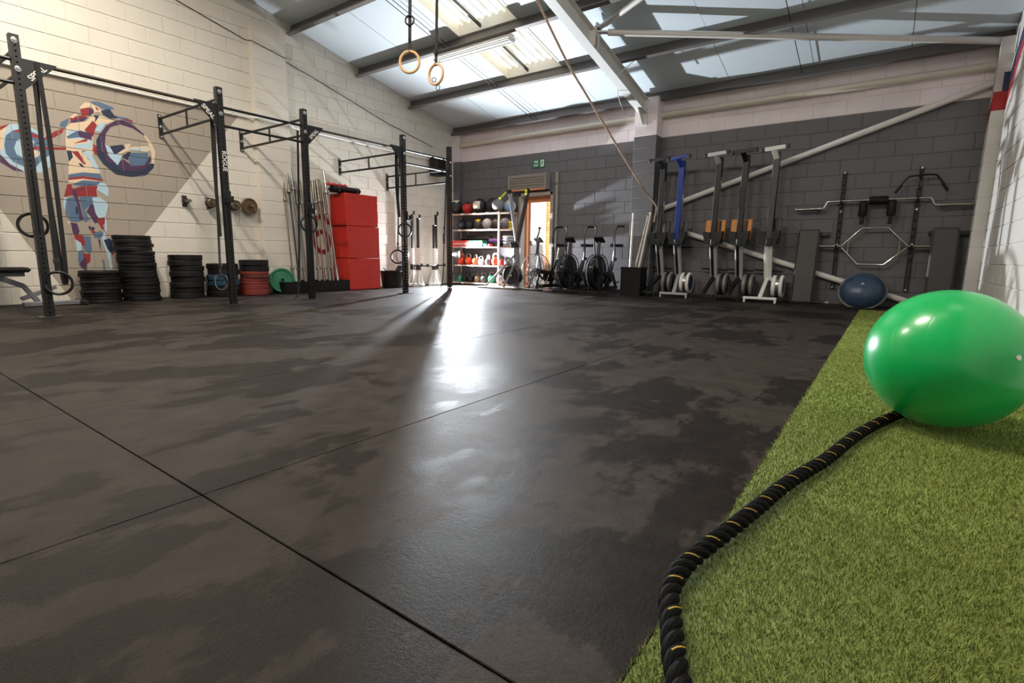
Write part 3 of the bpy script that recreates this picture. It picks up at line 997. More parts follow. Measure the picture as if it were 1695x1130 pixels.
# ------------------------------------------------------------------ mural on the left wall (flat paint, cut to the block faces)
MURCOL = [mat('mural_' + n, c, 0.6, 0, 0.06, 8) for n, c in (('navy', (33, 42, 66)), ('purple', (70, 40, 76)), ('steel_blue', (80, 104, 132)), ('light_blue', (168, 194, 208)), ('red', (140, 36, 40)), ('cream', (214, 192, 162)), ('grey', (158, 147, 134)))]
MURAL = [(3, [(-8.205, 2.124), (-8.107, 2.21), (-7.954, 2.231), (-7.821, 2.148), (-7.732, 2.063), (-7.729, 1.9), (-7.781, 1.749), (-7.871, 1.665), (-8.03, 1.654), (-8.158, 1.735), (-8.235, 1.84)]),
         (5, [(-8.205, 2.124), (-8.133, 2.176), (-8.173, 2.082), (-8.199, 1.904), (-8.231, 1.879)]),
         (4, [(-8.201, 2.162), (-8.107, 2.21), (-8.157, 2.158), (-8.206, 2.114)]),
         (1, [(-8.236, 1.83), (-8.159, 1.725), (-8.03, 1.654), (-8.136, 1.66), (-8.246, 1.742)]),
         (2, [(-8.188, 1.945), (-8.16, 2.065), (-8.093, 2.135), (-8.022, 2.165), (-7.9, 2.153), (-7.778, 2.095), (-7.735, 2.001), (-7.734, 1.92), (-7.801, 1.868), (-7.855, 1.82), (-7.921, 1.719), (-8.023, 1.715), (-8.125, 1.76), (-8.183, 1.849)]),
         (4, [(-8.093, 2.135), (-8.022, 2.165), (-7.855, 2.121), (-7.852, 2.082), (-7.967, 2.101)]),
         (3, [(-8.1, 1.93), (-8.067, 2.024), (-8.002, 2.065), (-7.91, 2.052), (-7.854, 1.981), (-7.865, 1.879), (-7.933, 1.828), (-8.027, 1.824), (-8.085, 1.854)]),
         (5, [(-7.939, 1.927), (-7.865, 1.949), (-7.865, 1.879), (-7.924, 1.84)]),
         (2, [(-7.914, 2.011), (-7.745, 2.101), (-7.728, 2.023), (-7.76, 1.956), (-7.86, 1.92), (-7.913, 1.951)]),
         (4, [(-7.934, 1.974), (-7.551, 2.028), (-7.228, 2.061), (-7.23, 2.039), (-7.555, 1.996), (-7.938, 1.933)]),
         (0, [(-7.587, 2.016), (-7.447, 2.033), (-7.45, 2.003), (-7.59, 1.988)]),
         (5, [(-7.561, 2.279), (-7.503, 2.342), (-7.341, 2.395), (-7.258, 2.507), (-7.186, 2.502), (-7.02, 2.472), (-7.161, 2.379), (-7.244, 2.373), (-7.287, 2.205), (-7.335, 1.811), (-7.257, 1.757), (-7.262, 1.712), (-7.443, 1.711), (-7.601, 1.669), (-7.581, 1.819), (-7.593, 1.953), (-7.586, 2.109)]),
         (4, [(-7.802, 2.101), (-7.685, 2.203), (-7.587, 2.263), (-7.611, 2.197), (-7.71, 2.118), (-7.795, 2.082)]),
         (2, [(-7.628, 2.276), (-7.614, 2.329), (-7.523, 2.399), (-7.538, 2.335), (-7.579, 2.265)]),
         (4, [(-7.514, 2.401), (-7.368, 2.473), (-7.317, 2.453), (-7.413, 2.381), (-7.503, 2.342)]),
         (1, [(-7.528, 2.347), (-7.426, 2.419), (-7.317, 2.453), (-7.368, 2.39), (-7.486, 2.345)]),
         (5, [(-7.522, 2.41), (-7.456, 2.465), (-7.403, 2.48), (-7.479, 2.408)]),
         (5, [(-7.395, 2.561), (-7.335, 2.637), (-7.272, 2.641), (-7.288, 2.574), (-7.38, 2.533)]),
         (4, [(-7.388, 2.542), (-7.287, 2.585), (-7.254, 2.55), (-7.297, 2.478), (-7.351, 2.466), (-7.392, 2.499)]),
         (1, [(-7.288, 2.574), (-7.233, 2.576), (-7.258, 2.507), (-7.306, 2.476)]),
         (2, [(-7.279, 2.66), (-7.187, 2.681), (-7.023, 2.644), (-7.006, 2.626), (-7.104, 2.583), (-7.211, 2.623)]),
         (5, [(-7.273, 2.63), (-7.176, 2.61), (-7.163, 2.549), (-7.238, 2.533)]),
         (4, [(-7.23, 2.608), (-7.178, 2.588), (-7.208, 2.561)]),
         (0, [(-7.161, 2.571), (-7.064, 2.614), (-7.014, 2.538), (-6.959, 2.517), (-7.076, 2.482), (-7.147, 2.521)]),
         (2, [(-7.014, 2.538), (-6.859, 2.538), (-6.803, 2.505), (-6.805, 2.483), (-6.922, 2.492)]),
         (4, [(-6.919, 2.525), (-6.802, 2.517), (-6.803, 2.499), (-6.883, 2.496)]),
         (0, [(-7.259, 2.497), (-7.186, 2.502), (-7.251, 2.392), (-7.236, 2.459)]),
         (4, [(-7.369, 2.285), (-7.267, 2.421), (-7.231, 2.375), (-7.287, 2.205), (-7.356, 2.234)]),
         (3, [(-7.567, 2.216), (-7.511, 2.257), (-7.37, 2.274), (-7.306, 2.201), (-7.303, 2.138), (-7.435, 2.157), (-7.558, 2.135)]),
         (1, [(-7.535, 2.191), (-7.424, 2.264), (-7.302, 2.245), (-7.301, 2.16), (-7.433, 2.178), (-7.521, 2.162)]),
         (2, [(-7.572, 2.163), (-7.444, 2.239), (-7.433, 2.178), (-7.558, 2.135)]),
         (4, [(-7.512, 2.081), (-7.343, 2.184), (-7.357, 2.139)]),
         (3, [(-7.514, 2.059), (-7.303, 2.138), (-7.311, 2.051), (-7.5, 2.03)]),
         (0, [(-7.59, 1.984), (-7.538, 1.988), (-7.529, 1.91), (-7.579, 1.84)]),
         (4, [(-7.539, 1.982), (-7.468, 1.994), (-7.395, 1.835), (-7.431, 1.84)]),
         (2, [(-7.432, 2.006), (-7.342, 2.014), (-7.298, 1.903), (-7.352, 1.916)]),
         (1, [(-7.386, 1.932), (-7.352, 1.916), (-7.286, 1.84), (-7.306, 1.826)]),
         (3, [(-7.341, 2.021), (-7.298, 1.903), (-7.237, 1.737), (-7.325, 1.812), (-7.354, 1.894), (-7.416, 1.992)]),
         (0, [(-7.483, 1.843), (-7.448, 1.838), (-7.418, 1.789), (-7.453, 1.795)]),
         (2, [(-7.6, 1.68), (-7.442, 1.728), (-7.259, 1.734), (-7.226, 1.651), (-7.41, 1.683), (-7.605, 1.626)]),
         (4, [(-7.604, 1.637), (-7.446, 1.678), (-7.229, 1.661), (-7.228, 1.64), (-7.45, 1.645), (-7.607, 1.605)]),
         (5, [(-7.607, 1.605), (-7.45, 1.645), (-7.269, 1.635), (-7.455, 1.591), (-7.613, 1.552)]),
         (2, [(-7.581, 1.555), (-7.452, 1.624), (-7.26, 1.629), (-7.274, 1.579), (-7.46, 1.541)]),
         (3, [(-7.262, 1.614), (-7.197, 1.61), (-7.176, 1.524), (-7.194, 1.433), (-7.299, 1.511), (-7.332, 1.551)]),
         (4, [(-7.625, 1.55), (-7.58, 1.566), (-7.578, 1.417), (-7.676, 1.386), (-7.65, 1.473)]),
         (4, [(-7.569, 1.503), (-7.459, 1.548), (-7.294, 1.566), (-7.318, 1.509), (-7.317, 1.421), (-7.526, 1.411)]),
         (2, [(-7.662, 1.356), (-7.58, 1.395), (-7.535, 1.314), (-7.541, 1.074), (-7.63, 1.069), (-7.682, 1.152)]),
         (3, [(-7.676, 1.386), (-7.647, 1.378), (-7.684, 1.216), (-7.695, 1.279)]),
         (2, [(-7.518, 1.401), (-7.363, 1.427), (-7.372, 1.328), (-7.472, 1.232), (-7.431, 1.103), (-7.488, 1.067), (-7.495, 1.187)]),
         (1, [(-7.585, 1.523), (-7.538, 1.464), (-7.527, 1.401), (-7.494, 1.099), (-7.54, 1.085), (-7.544, 1.313), (-7.578, 1.417)]),
         (1, [(-7.554, 1.484), (-7.443, 1.528), (-7.465, 1.493)]),
         (0, [(-7.566, 1.268), (-7.54, 1.27), (-7.551, 1.161), (-7.575, 1.181)]),
         (3, [(-7.374, 1.404), (-7.289, 1.423), (-7.203, 1.342), (-7.207, 1.297), (-7.249, 1.159), (-7.336, 1.131), (-7.362, 1.24)]),
         (1, [(-7.456, 1.211), (-7.391, 1.326), (-7.365, 1.306), (-7.357, 1.196), (-7.303, 1.089), (-7.38, 1.062), (-7.424, 1.17)]),
         (4, [(-7.355, 1.13), (-7.259, 1.147), (-7.246, 1.092), (-7.288, 1.045), (-7.276, 0.978), (-7.311, 0.998), (-7.333, 1.064)]),
         (3, [(-7.256, 1.148), (-7.241, 1.137), (-7.249, 0.956), (-7.273, 0.966)]),
         (1, [(-7.64, 1.058), (-7.57, 1.051), (-7.554, 0.943), (-7.576, 0.898), (-7.627, 0.918)]),
         (5, [(-7.681, 1.077), (-7.647, 1.068), (-7.652, 1.025)]),
         (0, [(-7.456, 1.024), (-7.385, 1.006), (-7.388, 0.972), (-7.444, 0.97)]),
         (4, [(-7.432, 0.992), (-7.381, 0.95), (-7.395, 0.905), (-7.427, 0.948)]),
         (2, [(-7.391, 0.939), (-7.314, 0.964), (-7.282, 0.909), (-7.343, 0.862), (-7.407, 0.871)]),
         (4, [(-7.62, 0.907), (-7.523, 0.9), (-7.497, 0.79), (-7.513, 0.723), (-7.569, 0.788), (-7.616, 0.853)]),
         (3, [(-7.609, 0.842), (-7.552, 0.789), (-7.56, 0.7), (-7.607, 0.677)]),
         (2, [(-7.524, 0.889), (-7.443, 0.881), (-7.442, 0.702), (-7.475, 0.645), (-7.54, 0.723), (-7.506, 0.79)]),
         (2, [(-7.599, 0.666), (-7.542, 0.7), (-7.517, 0.589), (-7.562, 0.5), (-7.611, 0.544)]),
         (4, [(-7.547, 0.656), (-7.466, 0.646), (-7.476, 0.544), (-7.526, 0.5), (-7.544, 0.589)]),
         (1, [(-7.606, 0.511), (-7.524, 0.611), (-7.519, 0.477), (-7.533, 0.421), (-7.583, 0.466)]),
         (3, [(-7.324, 0.863), (-7.278, 0.955), (-7.267, 0.865), (-7.232, 0.728), (-7.227, 0.474), (-7.262, 0.417), (-7.261, 0.521), (-7.285, 0.682)]),
         (0, [(-7.298, 0.841), (-7.229, 0.866), (-7.177, 0.799), (-7.176, 0.706), (-7.21, 0.66), (-7.263, 0.705)]),
         (4, [(-7.255, 0.694), (-7.199, 0.671), (-7.212, 0.637)]),
         (1, [(-7.363, 0.85), (-7.336, 0.84), (-7.345, 0.681)]),
         (2, [(-7.341, 0.59), (-7.317, 0.544), (-7.319, 0.418), (-7.338, 0.418)]),
         (3, [(-7.261, 2.295), (-7.196, 2.393), (-7.119, 2.43), (-7.197, 2.286)]),
         (4, [(-7.296, 2.118), (-7.244, 2.084), (-7.227, 1.979), (-7.291, 1.979)]),
         (1, [(-7.2, 2.264), (-7.123, 2.386), (-7.001, 2.476), (-6.922, 2.496), (-6.807, 2.46), (-6.674, 2.351), (-6.676, 2.334), (-6.811, 2.412), (-6.966, 2.435), (-7.077, 2.374), (-7.139, 2.275), (-7.161, 2.141), (-7.141, 1.992), (-6.988, 1.882), (-7.02, 1.86), (-7.167, 1.922), (-7.203, 2.091)]),
         (5, [(-6.674, 2.351), (-6.599, 2.261), (-6.557, 2.13), (-6.583, 1.963), (-6.615, 1.958), (-6.607, 2.099), (-6.641, 2.254), (-6.681, 2.327)]),
         (0, [(-7.197, 2.286), (-7.203, 2.091), (-7.167, 1.922), (-7.02, 1.86), (-6.861, 1.866), (-6.715, 1.898), (-6.636, 1.955), (-6.583, 1.963), (-6.599, 1.902), (-6.704, 1.783), (-6.893, 1.737), (-7.069, 1.748), (-7.209, 1.872), (-7.264, 1.973), (-7.255, 2.168)]),
         (1, [(-7.057, 1.872), (-6.97, 1.974), (-6.859, 1.889), (-6.713, 1.921), (-6.626, 2.072), (-6.617, 2.004), (-6.696, 1.877), (-6.886, 1.806), (-7.021, 1.851)]),
         (3, [(-7.162, 2.13), (-7.094, 2.098), (-7.043, 2.029), (-6.965, 2.031), (-7.038, 1.875), (-7.124, 1.973)]),
         (2, [(-6.862, 2.069), (-6.655, 2.103), (-6.652, 2.022), (-6.713, 1.921), (-6.879, 1.886), (-6.902, 1.962)]),
         (0, [(-7.111, 2.117), (-7.032, 2.142), (-6.952, 2.166), (-6.928, 2.115), (-6.982, 2.061), (-7.063, 2.015)]),
         (5, [(-7.033, 2.031), (-6.917, 2.128), (-6.932, 2.17), (-6.851, 2.195), (-6.886, 2.133), (-6.881, 2.089), (-6.921, 2.082), (-6.984, 2.039)]),
         (5, [(-6.875, 2.146), (-6.647, 2.196), (-6.619, 2.154), (-6.654, 2.114), (-6.878, 2.112)]),
         (3, [(-6.877, 2.128), (-6.649, 2.165), (-6.662, 2.14), (-6.879, 2.1)]),
         (0, [(-6.978, 1.995), (-6.902, 2.074), (-6.861, 2.081), (-6.912, 1.96)])]


def clip(poly, ax, v, keep_ge):
    out = []
    for i in range(len(poly)):
        a, b = poly[i - 1], poly[i]
        ia, ib = (a[ax] >= v) == keep_ge or a[ax] == v, (b[ax] >= v) == keep_ge or b[ax] == v
        if ia != ib:
            t = (v - a[ax]) / (b[ax] - a[ax])
            out.append((a[0] + (b[0] - a[0]) * t, a[1] + (b[1] - a[1]) * t))
        if ib:
            out.append(b)
    return out


m = MB()
for li, (ci, poly) in enumerate(MURAL):
    xo = 0.0012 + li * 0.00003
    m.cur = ci
    z0, z1 = min(p[1] for p in poly), max(p[1] for p in poly)
    for r in range(int(z0 / CO), int(z1 / CO) + 1):
        q = clip(clip(poly, 1, r * CO + 0.003, True), 1, (r + 1) * CO - 0.003, False)
        if len(q) < 3:
            continue
        u = -10.8 - (0 if r % 2 else 0.225)
        while u < -5:
            w = clip(clip(q, 0, u + 0.003, True), 0, u + 0.447, False)
            u += 0.45
            if len(w) >= 3:
                m.add([(xo, y, z) for y, z in w], [tuple(range(len(w)))])
tag(m.build('wall_mural', MURCOL), 'painted mural of a weightlifter holding a barbell on the left wall', 'mural')

# ------------------------------------------------------------------ pull-up rig
rig = thing('pull_up_rig', 'tall black pull-up rig of five uprights bolted to the left wall', 'rig', (0, 0, 0))
RXP, TOP, HW = 1.80, 2.745, 0.0375
PY = [-8.36, -6.46, -5.28, -3.38, -2.20]


def upright_mesh():
    m = MB()
    zs = [0.012]
    z = 0.0508
    while z < TOP - 0.03:
        zs.append(z)
        z += 0.0254 if 0.85 < z < 1.45 else 0.0508
    hz = zs[1:]
    zb = [0.012] + [(a + b) / 2 for a, b in zip(hz[:-1], hz[1:])] + [TOP]
    for fc in range(4):
        M = RZ(fc * PI / 2)
        for i, hc in enumerate(hz):
            r = 0.0085
            a, b = zb[i], zb[i + 1]
            v = [(HW, -HW, a), (HW, HW, a), (HW, HW, b), (HW, -HW, b)]
            v += [(HW, r * math.cos(t), hc + r * math.sin(t)) for t in [PI * (-.75 + q * .25) for q in range(8)]]
            f = [(0, 1, 6, 5, 4), (1, 2, 8, 7, 6), (2, 3, 10, 9, 8), (3, 0, 4, 11, 10)]
            m.add(v, f, M)
    m.add([(-HW, -HW, TOP), (HW, -HW, TOP), (HW, HW, TOP), (-HW, HW, TOP)], [(0, 1, 2, 3)])
    return m.mesh('upright', BM)


up_me = upright_mesh()
bolt_m = MB()
bolt_m.lathe([(0, 0), (.026, 0), (.026, .004), (.016, .005), (.016, .013), (.012, .016), (0, .016)], 14, RY(PI / 2))
bolt_me = bolt_m.mesh('bolt', CHROME)
ARMZ = [(2.61, 2.39), (2.61, 2.39), (2.61, 2.39), (2.46, 2.255), (2.325, 2.09)]
for i, y in enumerate(PY):
    u = bpy.data.objects.new('upright', up_me)
    COL.objects.link(u)
    u.parent = rig
    u.location = (RXP, y, 0)
    m = MB()
    m.box((0, 0, 0.005), (0.20, 0.20, 0.010), None, 0.002)
    m.build('base_plate', DST, u)
    for z in ((2.69, 2.43) if i < 4 else (2.45, 2.20)):
        b = bpy.data.objects.new('bolt', bolt_me)
        COL.objects.link(b)
        b.parent = u
        b.location = (HW, 0, z)
    if i == 1:
        text('lettering', 'ROGUE', 0.075, LETTER, u, TR(HW + .002, 0.0, 1.85) @ RZ(PI / 2) @ RX(PI / 2) @ RZ(-PI / 2), 0.0006, 0.001)
    # arm to the wall
    za, zb_ = ARMZ[i]
    arm = MB().bar((0.012, y, zb_ - .05), (0.012, y, za + .06), 0.05, 0.02, (1, 0, 0)).build('wall_arm', BM, rig)
    for z in (za, zb_):
        m = MB()
        m.tube([(0.02, y, z), (RXP - HW, y, z)], 0.017, 10)
        m.build('tube', BM, arm)
    m = MB()
    m.tube([(0.88, y, zb_), (0.88, y, za)], 0.014, 10)
    m.build('strut', BM, arm)
    for z in (za + .035, (za + zb_) / 2, zb_ - .03):
        b = bpy.data.objects.new('bolt', bolt_me)
        COL.objects.link(b)
        b.parent = arm
        b.location = (0.022, y, z)
        b.scale = (.7, .7, .7)
WORN = mat('worn_taped_steel', (70, 60, 50), 0.5, 0.3, 0.4, 40)
for (a, b, z, mt_, r) in ((-10.2, PY[0], 2.515, BM, .017), (-10.2, PY[0], 2.30, BM, .017), (PY[0], PY[1], 2.515, WORN, .019), (PY[1], PY[2], 2.515, BM, .017), (PY[1], PY[2], 2.29, BM, .017), (PY[2], PY[3], 2.505, WORN, .019),
                          (PY[3], PY[4], 2.505, BM, .017), (PY[3], PY[4], 2.285, BM, .017)):
    m = MB()
    m.tube([(RXP, a + HW, z), (RXP, b - HW, z)], r, 12)
    m.build('crossbar', mt_, rig)
for (y, s, lt) in ((PY[0], 1, True), (PY[1], -1, True), (PY[2], 1, True), (PY[3], -1, False)):
    m = MB()
    poly = [(0, 0.03), (s * 0.27, 0.03), (s * 0.25, -0.0), (s * 0.02, -0.24), (0, -0.26)]
    if s < 0:
        poly = poly[::-1]
    y0 = y + s * HW
    m.prism(poly, 0.006, Matrix(((0, 0, 1, RXP + 0.018), (1, 0, 0, y0), (0, 1, 0, 2.51), (0, 0, 0, 1))))
    g = m.build('gusset', BM, rig)
    if lt:
        an = math.atan2(0.24, 0.23) * s
        text('lettering', 'SPEAL', 0.072, LETTER, g, TR(RXP + 0.0255, y0 + s * 0.108, 2.51 - 0.085) @ RZ(PI / 2) @ RX(PI / 2) @ RZ(an), 0.0006, 0.0012)
# hooks on the uprights
for (y, z) in ((PY[1], 1.40), (PY[2], 1.34), (PY[3], 1.37)):
    m = MB()
    m.box((RXP + HW + .012, y, z), (0.024, 0.09, 0.16), None, 0.004)
    m.box((RXP + HW + .07, y, z - .06), (0.10, 0.06, 0.024), None, 0.004)
    m.box((RXP + HW + .118, y, z - .03), (0.014, 0.06, 0.08), None, 0.004)
    m.build('bar_hook', BM, rig)


def gym_ring(name, label, centre, R, r, top, material, yaw=0.0, group='black rings hung on the rig', sw=0.03, double=True):
    """ring hanging in a plane turned by yaw, strap going up to top (world)"""
    t = thing(name, label, 'ring', centre, 0, group)
    m = MB()
    m.ring(R, r, 36, 10, RZ(yaw) @ RX(PI / 2))
    m.build('hoop', material, t)
    d = Vector(top) - Vector(centre)
    n = d.normalized()
    m = MB()
    sd = RZ(yaw) @ Vector((0, 1, 0))
    p0 = n * (R + r)
    for o in ((-.008, .008) if double else (0,)):
        m.bar(p0 * 0.97 + sd * o * .3, d + sd * o, sw, 0.003, sd)
    m.ring(r + .004, 0.003, 14, 6, TR(0, 0, R) @ RZ(yaw) @ RY(PI / 2))
    m.build('strap', STRAP, t)
    m = MB()
    m.box(p0 + n * .10, (0.012, 0.042, 0.05), None, 0.004)
    m.build('buckle', DST, t)
    return t


gym_ring('gym_ring', 'black ring hanging lowest beside the leftmost upright', (1.88, -8.275, 0.355), 0.115, 0.014, (1.80, -8.24, 2.53), BM, PI / 2 - .25)
gym_ring('gym_ring', 'black ring hanging behind the leftmost upright at waist height', (1.70, -8.375, 0.945), 0.115, 0.015, (1.72, -8.3, 2.50), BM, PI / 2 - .25)
gym_ring('gym_ring', 'black ring hanging by the second upright near the plates', (1.70, -6.56, 0.30), 0.10, 0.013, (1.72, -6.50, 2.3), BM, PI / 2 + .3)
gym_ring('gym_ring', 'black ring hanging behind the third upright in front of the barbells', (1.70, -5.20, 1.13), 0.115, 0.016, (1.775, -5.215, 2.49), BM, PI / 2 - .4)
gym_ring('gym_ring', 'black ring hanging high on the fourth upright', (1.90, -3.46, 1.12), 0.115, 0.015, (1.80, -3.455, 2.50), BM, PI / 2 - .5)
gym_ring('gym_ring', 'black ring on a long strap left of the fourth upright', (1.80, -3.55, 0.655), 0.115, 0.014, (1.79, -3.45, 2.505), BM, PI / 2 - .55, sw=.02)
gym_ring('gym_ring', 'small black ring hanging left of the fifth upright', (1.80, -2.36, 1.0), 0.10, 0.012, (1.80, -2.30, 2.28), BM, 2.4, sw=.015)
# stretch bands looped over the bars
for (lab, pts, w) in (('black stretch band looped over the first gusset', [(1.84, -8.21, 2.53), (1.86, -8.19, 1.6), (1.87, -8.20, 0.5), (1.82, -8.22, 0.45), (1.78, -8.24, 1.6), (1.78, -8.22, 2.53)], .04),
                      ('black stretch band hanging behind the third upright to the floor', [(1.72, -5.33, 2.45), (1.70, -5.36, 1.4), (1.70, -5.42, 0.35), (1.72, -5.50, 0.03), (1.78, -5.75, 0.012)], .03),
                      ('thin black band hanging by the fifth upright to the floor', [(1.80, -2.27, 2.28), (1.80, -2.35, 1.0), (1.80, -2.40, 0.25), (1.85, -2.52, 0.02), (1.88, -2.35, 0.012)], .02),
                      ('wide black band hanging behind the fourth upright', [(1.77, -3.50, 2.48), (1.76, -3.50, 1.9), (1.77, -3.47, 1.35)], .06),
                      ('wide black band hanging behind the second upright', [(1.74, -6.53, 2.46), (1.73, -6.54, 1.7), (1.74, -6.54, 0.9)], .04)):
    P = smooth_path(pts, 8)
    m = MB()
    vv, ff = [], []
    for p in P:
        for s in (-.5, .5):
            vv.append((p.x + .15 * s * w, p.y + s * w, p.z))
        for s in (.5, -.5):
            vv.append((p.x + .003 + .15 * s * w, p.y + s * w, p.z + .002))
    for a in range(len(P) - 1):
        for q in range(4):
            ff.append((a * 4 + q, a * 4 + (q + 1) % 4, a * 4 + 4 + (q + 1) % 4, a * 4 + 4 + q))
    m.add(vv, ff)
    tag(m.build('stretch_band', STRAP), lab, 'band')

# ------------------------------------------------------------------ weight plates
def plate(loc, R, T, material, label, group=None, M=None, name='bumper_plate', hub=STEEL):
    t = thing(name, label, 'weight plate', loc, random.uniform(0, 6), group, M)
    b = min(.008, T * .2)
    m = MB()
    m.lathe([(.026, .006), (.05, .004), (.055, 0.012), (R * .78, .012), (R * .84, .0), (R - b, 0), (R, b), (R, T - b), (R - b, T), (R * .84, T), (R * .78, T - .012), (.055, T - .012), (.05, T - .004), (.026, T - .006), (.026, .006)], 40)
    m.build('disc', material, t)
    m = MB()
    m.lathe([(.0252, .003), (.034, .003), (.034, T - .003), (.0252, T - .003), (.0252, .003)], 20)
    m.build('hub', hub, t)
    return t


def stack(cx, cy, R, spec, where, lean=0.0, grp=None):
    n = len(spec)
    H = sum(h for h, _, _ in spec)
    z = 0.001
    for i, (T, mt_, cn) in enumerate(spec):
        f = z / max(H, .01)
        w = ORD[n - 1 - i] if i < n - 1 else 'top'
        lab = ('%s bumper plate, %s' % (cn, (w + ' from the top') if w not in ('top', 'first') else 'topmost')) + ' in ' + where
        plate((cx + random.uniform(-.012, .012), cy + lean * f + random.uniform(-.014, .014), z), R, T - .0015, mt_, lab, 'bumper plates stacked along the left wall')
        z += T


B_, W_ = (BRUB, 'black'), (BRUB2, 'worn black')
stack(0.27, -7.46, .225, [(.043, *(B_ if i % 3 else W_)) for i in range(10)], 'the leftmost low stack')
stack(0.26, -6.98, .225, [(.0535, *(W_ if i % 2 else B_)) for i in range(17)], 'the tallest stack', -.07)
stack(0.26, -6.38, .225, [(.081, *(B_ if i % 2 else W_)) for i in range(8)], 'the third stack from the left')
stack(0.28, -5.86, .225, [(.086, *B_), (.086, *B_), (.086, BLUERUB, 'blue'), (.086, BLUERUB, 'blue'), (.086, *W_), (.086, *B_)], 'the black and blue stack')
stack(0.28, -5.35, .225, [(.09, REDRUB, 'red'), (.085, REDRUB, 'red'), (.05, REDRUB, 'red'), (.05, REDRUB, 'bright red'), (.06, DREDRUB, 'dark red'), (.05, REDRUB, 'red'), (.095, *B_), (.095, *B_)], 'the red and black stack')
Mgp = TR(0.30, -4.88, 0.215) @ RZ(-0.25) @ RY(math.radians(78))
plate(None, .215, .05, GRNRUB, 'green plate standing on edge, leaning beside the barbells', None, Mgp, 'bumper_plate', DST)

# pegs and small plates on the wall
for i, (y, R, T, nm) in enumerate(((-6.22, 0, 0, 'empty steel plate peg leftmost on the wall'), (-5.87, .078, .05, 'steel plate peg second from the left on the wall'), (-5.50, .085, .05, 'steel plate peg on the wall behind the second upright'), (-5.25, .135, .045, 'steel plate peg rightmost on the wall'))):
    t = thing('wall_peg', nm, 'peg', (0.0, y, 1.46))
    m = MB()
    m.box((0.006, 0, 0), (0.012, 0.07, 0.17), None, 0.003)
    m.build('bracket', DST, t)
    m = MB()
    m.lathe([(0, 0.01), (.024, 0.01), (.024, .20), (.02, .205), (0, .205)], 18, RY(PI / 2))
    m.build('pin', OLDST, t)
    if R:
        for q in range(2 if i != 3 else 1):
            M = TR(0.05 + q * .055, y, 1.46) @ RY(PI / 2)
            plate(None, R * (1 - .12 * q), T, BRASS if i == 3 else OLDST if q else DST, ('small worn metal plate, %s, on the ' % ('outer one' if q else 'inner one' if i != 3 else 'large and brown')) + nm.replace('steel plate ', ''), None, M, 'change_plate', BRASS)
    else:
        m = MB()
        m.lathe([(.025, .03), (.05, .03), (.05, .06), (.025, .06), (.025, .03)], 18, RY(PI / 2))
        m.build('collar', DST, t)

# ------------------------------------------------------------------ barbells and their box
t = thing('barbell_holder', 'low black box holding the row of upright barbells', 'holder', (0.28, -4.28, 0))
m = MB()
for (c_, d) in (((0.21, 0, .1), (.02, 1.34, .2)), ((-.21, 0, .1), (.02, 1.34, .2)), ((0, .66, .1), (.42, .02, .2)), ((0, -.66, .1), (.42, .02, .2)), ((0, 0, .008), (.42, 1.32, .016))):
    m.box(c_, d, None, .003)
m.build('box', BRUB, t)
for q in range(3):
    m = MB()
    m.box((0.2235, -.44 + q * .44, .1), (.006, .40, .16), None, .002)
    m.build('panel', BRUB, t)
BARS = [(-4.62, 2.02, -4.66, OLDST), (-4.54, 2.17, -4.57, DST), (-4.47, 2.22, -4.48, STEEL), (-4.40, 1.98, -4.37, STEEL), (-4.30, 1.99, -4.33, OLDST), (-4.09, 2.01, -4.20, STEEL),
        (-4.04, 2.02, -4.14, DST), (-4.00, 2.03, -4.06, OLDST), (-3.95, 2.06, -3.97, STEEL), (-3.90, 2.06, -3.90, OLDST), (-3.84, 1.84, -3.86, STEEL), (-3.79, 2.22, -3.80, CHROME)]
for i, (yt, zt, yb_, mt_) in enumerate(BARS):
    p0 = Vector((0.36 + .05 * ((i * 7) % 3 - 1), yb_, 0.022))
    p1 = Vector((0.07, yt, zt))
    d = p1 - p0
    L = d.length
    q = ['leftmost of the row'] + [ORD[j] + ' from the left in the row' for j in range(1, 10)] + ['second from the right in the row', 'rightmost of the row']
    t = thing('barbell', 'steel barbell standing upright against the wall, ' + q[i], 'barbell', None, 0, 'barbells in the black holder', align(p0, p1))
    m = MB()
    m.tube([(0, 0, .38), (0, 0, L - .38)], .0142, 12)
    m.build('shaft', mt_, t)
    for (a, b) in ((0, .40), (L - .40, L)):
        m = MB()
        m.lathe([(0, a), (.025, a), (.025, b), (0, b)], 16)
        m.build('sleeve', mt_ if mt_ is not DST else STEEL, t)
    for a in (.39, L - .42):
        m = MB()
        m.lathe([(0, a), (.036, a), (.038, a + .015), (.036, a + .03), (0, a + .03)], 16)
        m.build('collar', STEEL, t)
# red number painted on the wall behind the barbells
m = MB()
cy_, cz_ = -3.84, 1.055
RED6 = mat('painted_number_red', (150, 22, 34), 0.6)


def arcband(m, cy, cz, ry, rz, w, a0, a1, n=20):
    vv, ff = [], []
    for q in range(n + 1):
        a = a0 + (a1 - a0) * q / n
        for s in (0, w):
            vv.append((0.0022, cy + (ry - s) * math.cos(a), cz + (rz - s) * math.sin(a)))
    for q in range(n):
        ff.append((q * 2, q * 2 + 2, q * 2 + 3, q * 2 + 1))
    m.add(vv, ff)


arcband(m, cy_, cz_ + .17, .19, .205, .085, 0.12, PI)
arcband(m, cy_, cz_ - .17, .19, .205, .085, PI, 2 * PI)
arcband(m, cy_, cz_ - .10, .19, .19, .085, 0.0, PI - .5)
for (ya, yb_, za, zb_) in ((-.19, -.105, -.17, .17), (.105, .19, -.17, -.10)):
    m.add([(0.0022, cy_ + ya, cz_ + za), (0.0022, cy_ + yb_, cz_ + za), (0.0022, cy_ + yb_, cz_ + zb_), (0.0022, cy_ + ya, cz_ + zb_)], [(0, 1, 2, 3)])
tag(m.build('painted_number', RED6), 'large dark red number 6 painted on the wall behind the barbells', 'number')

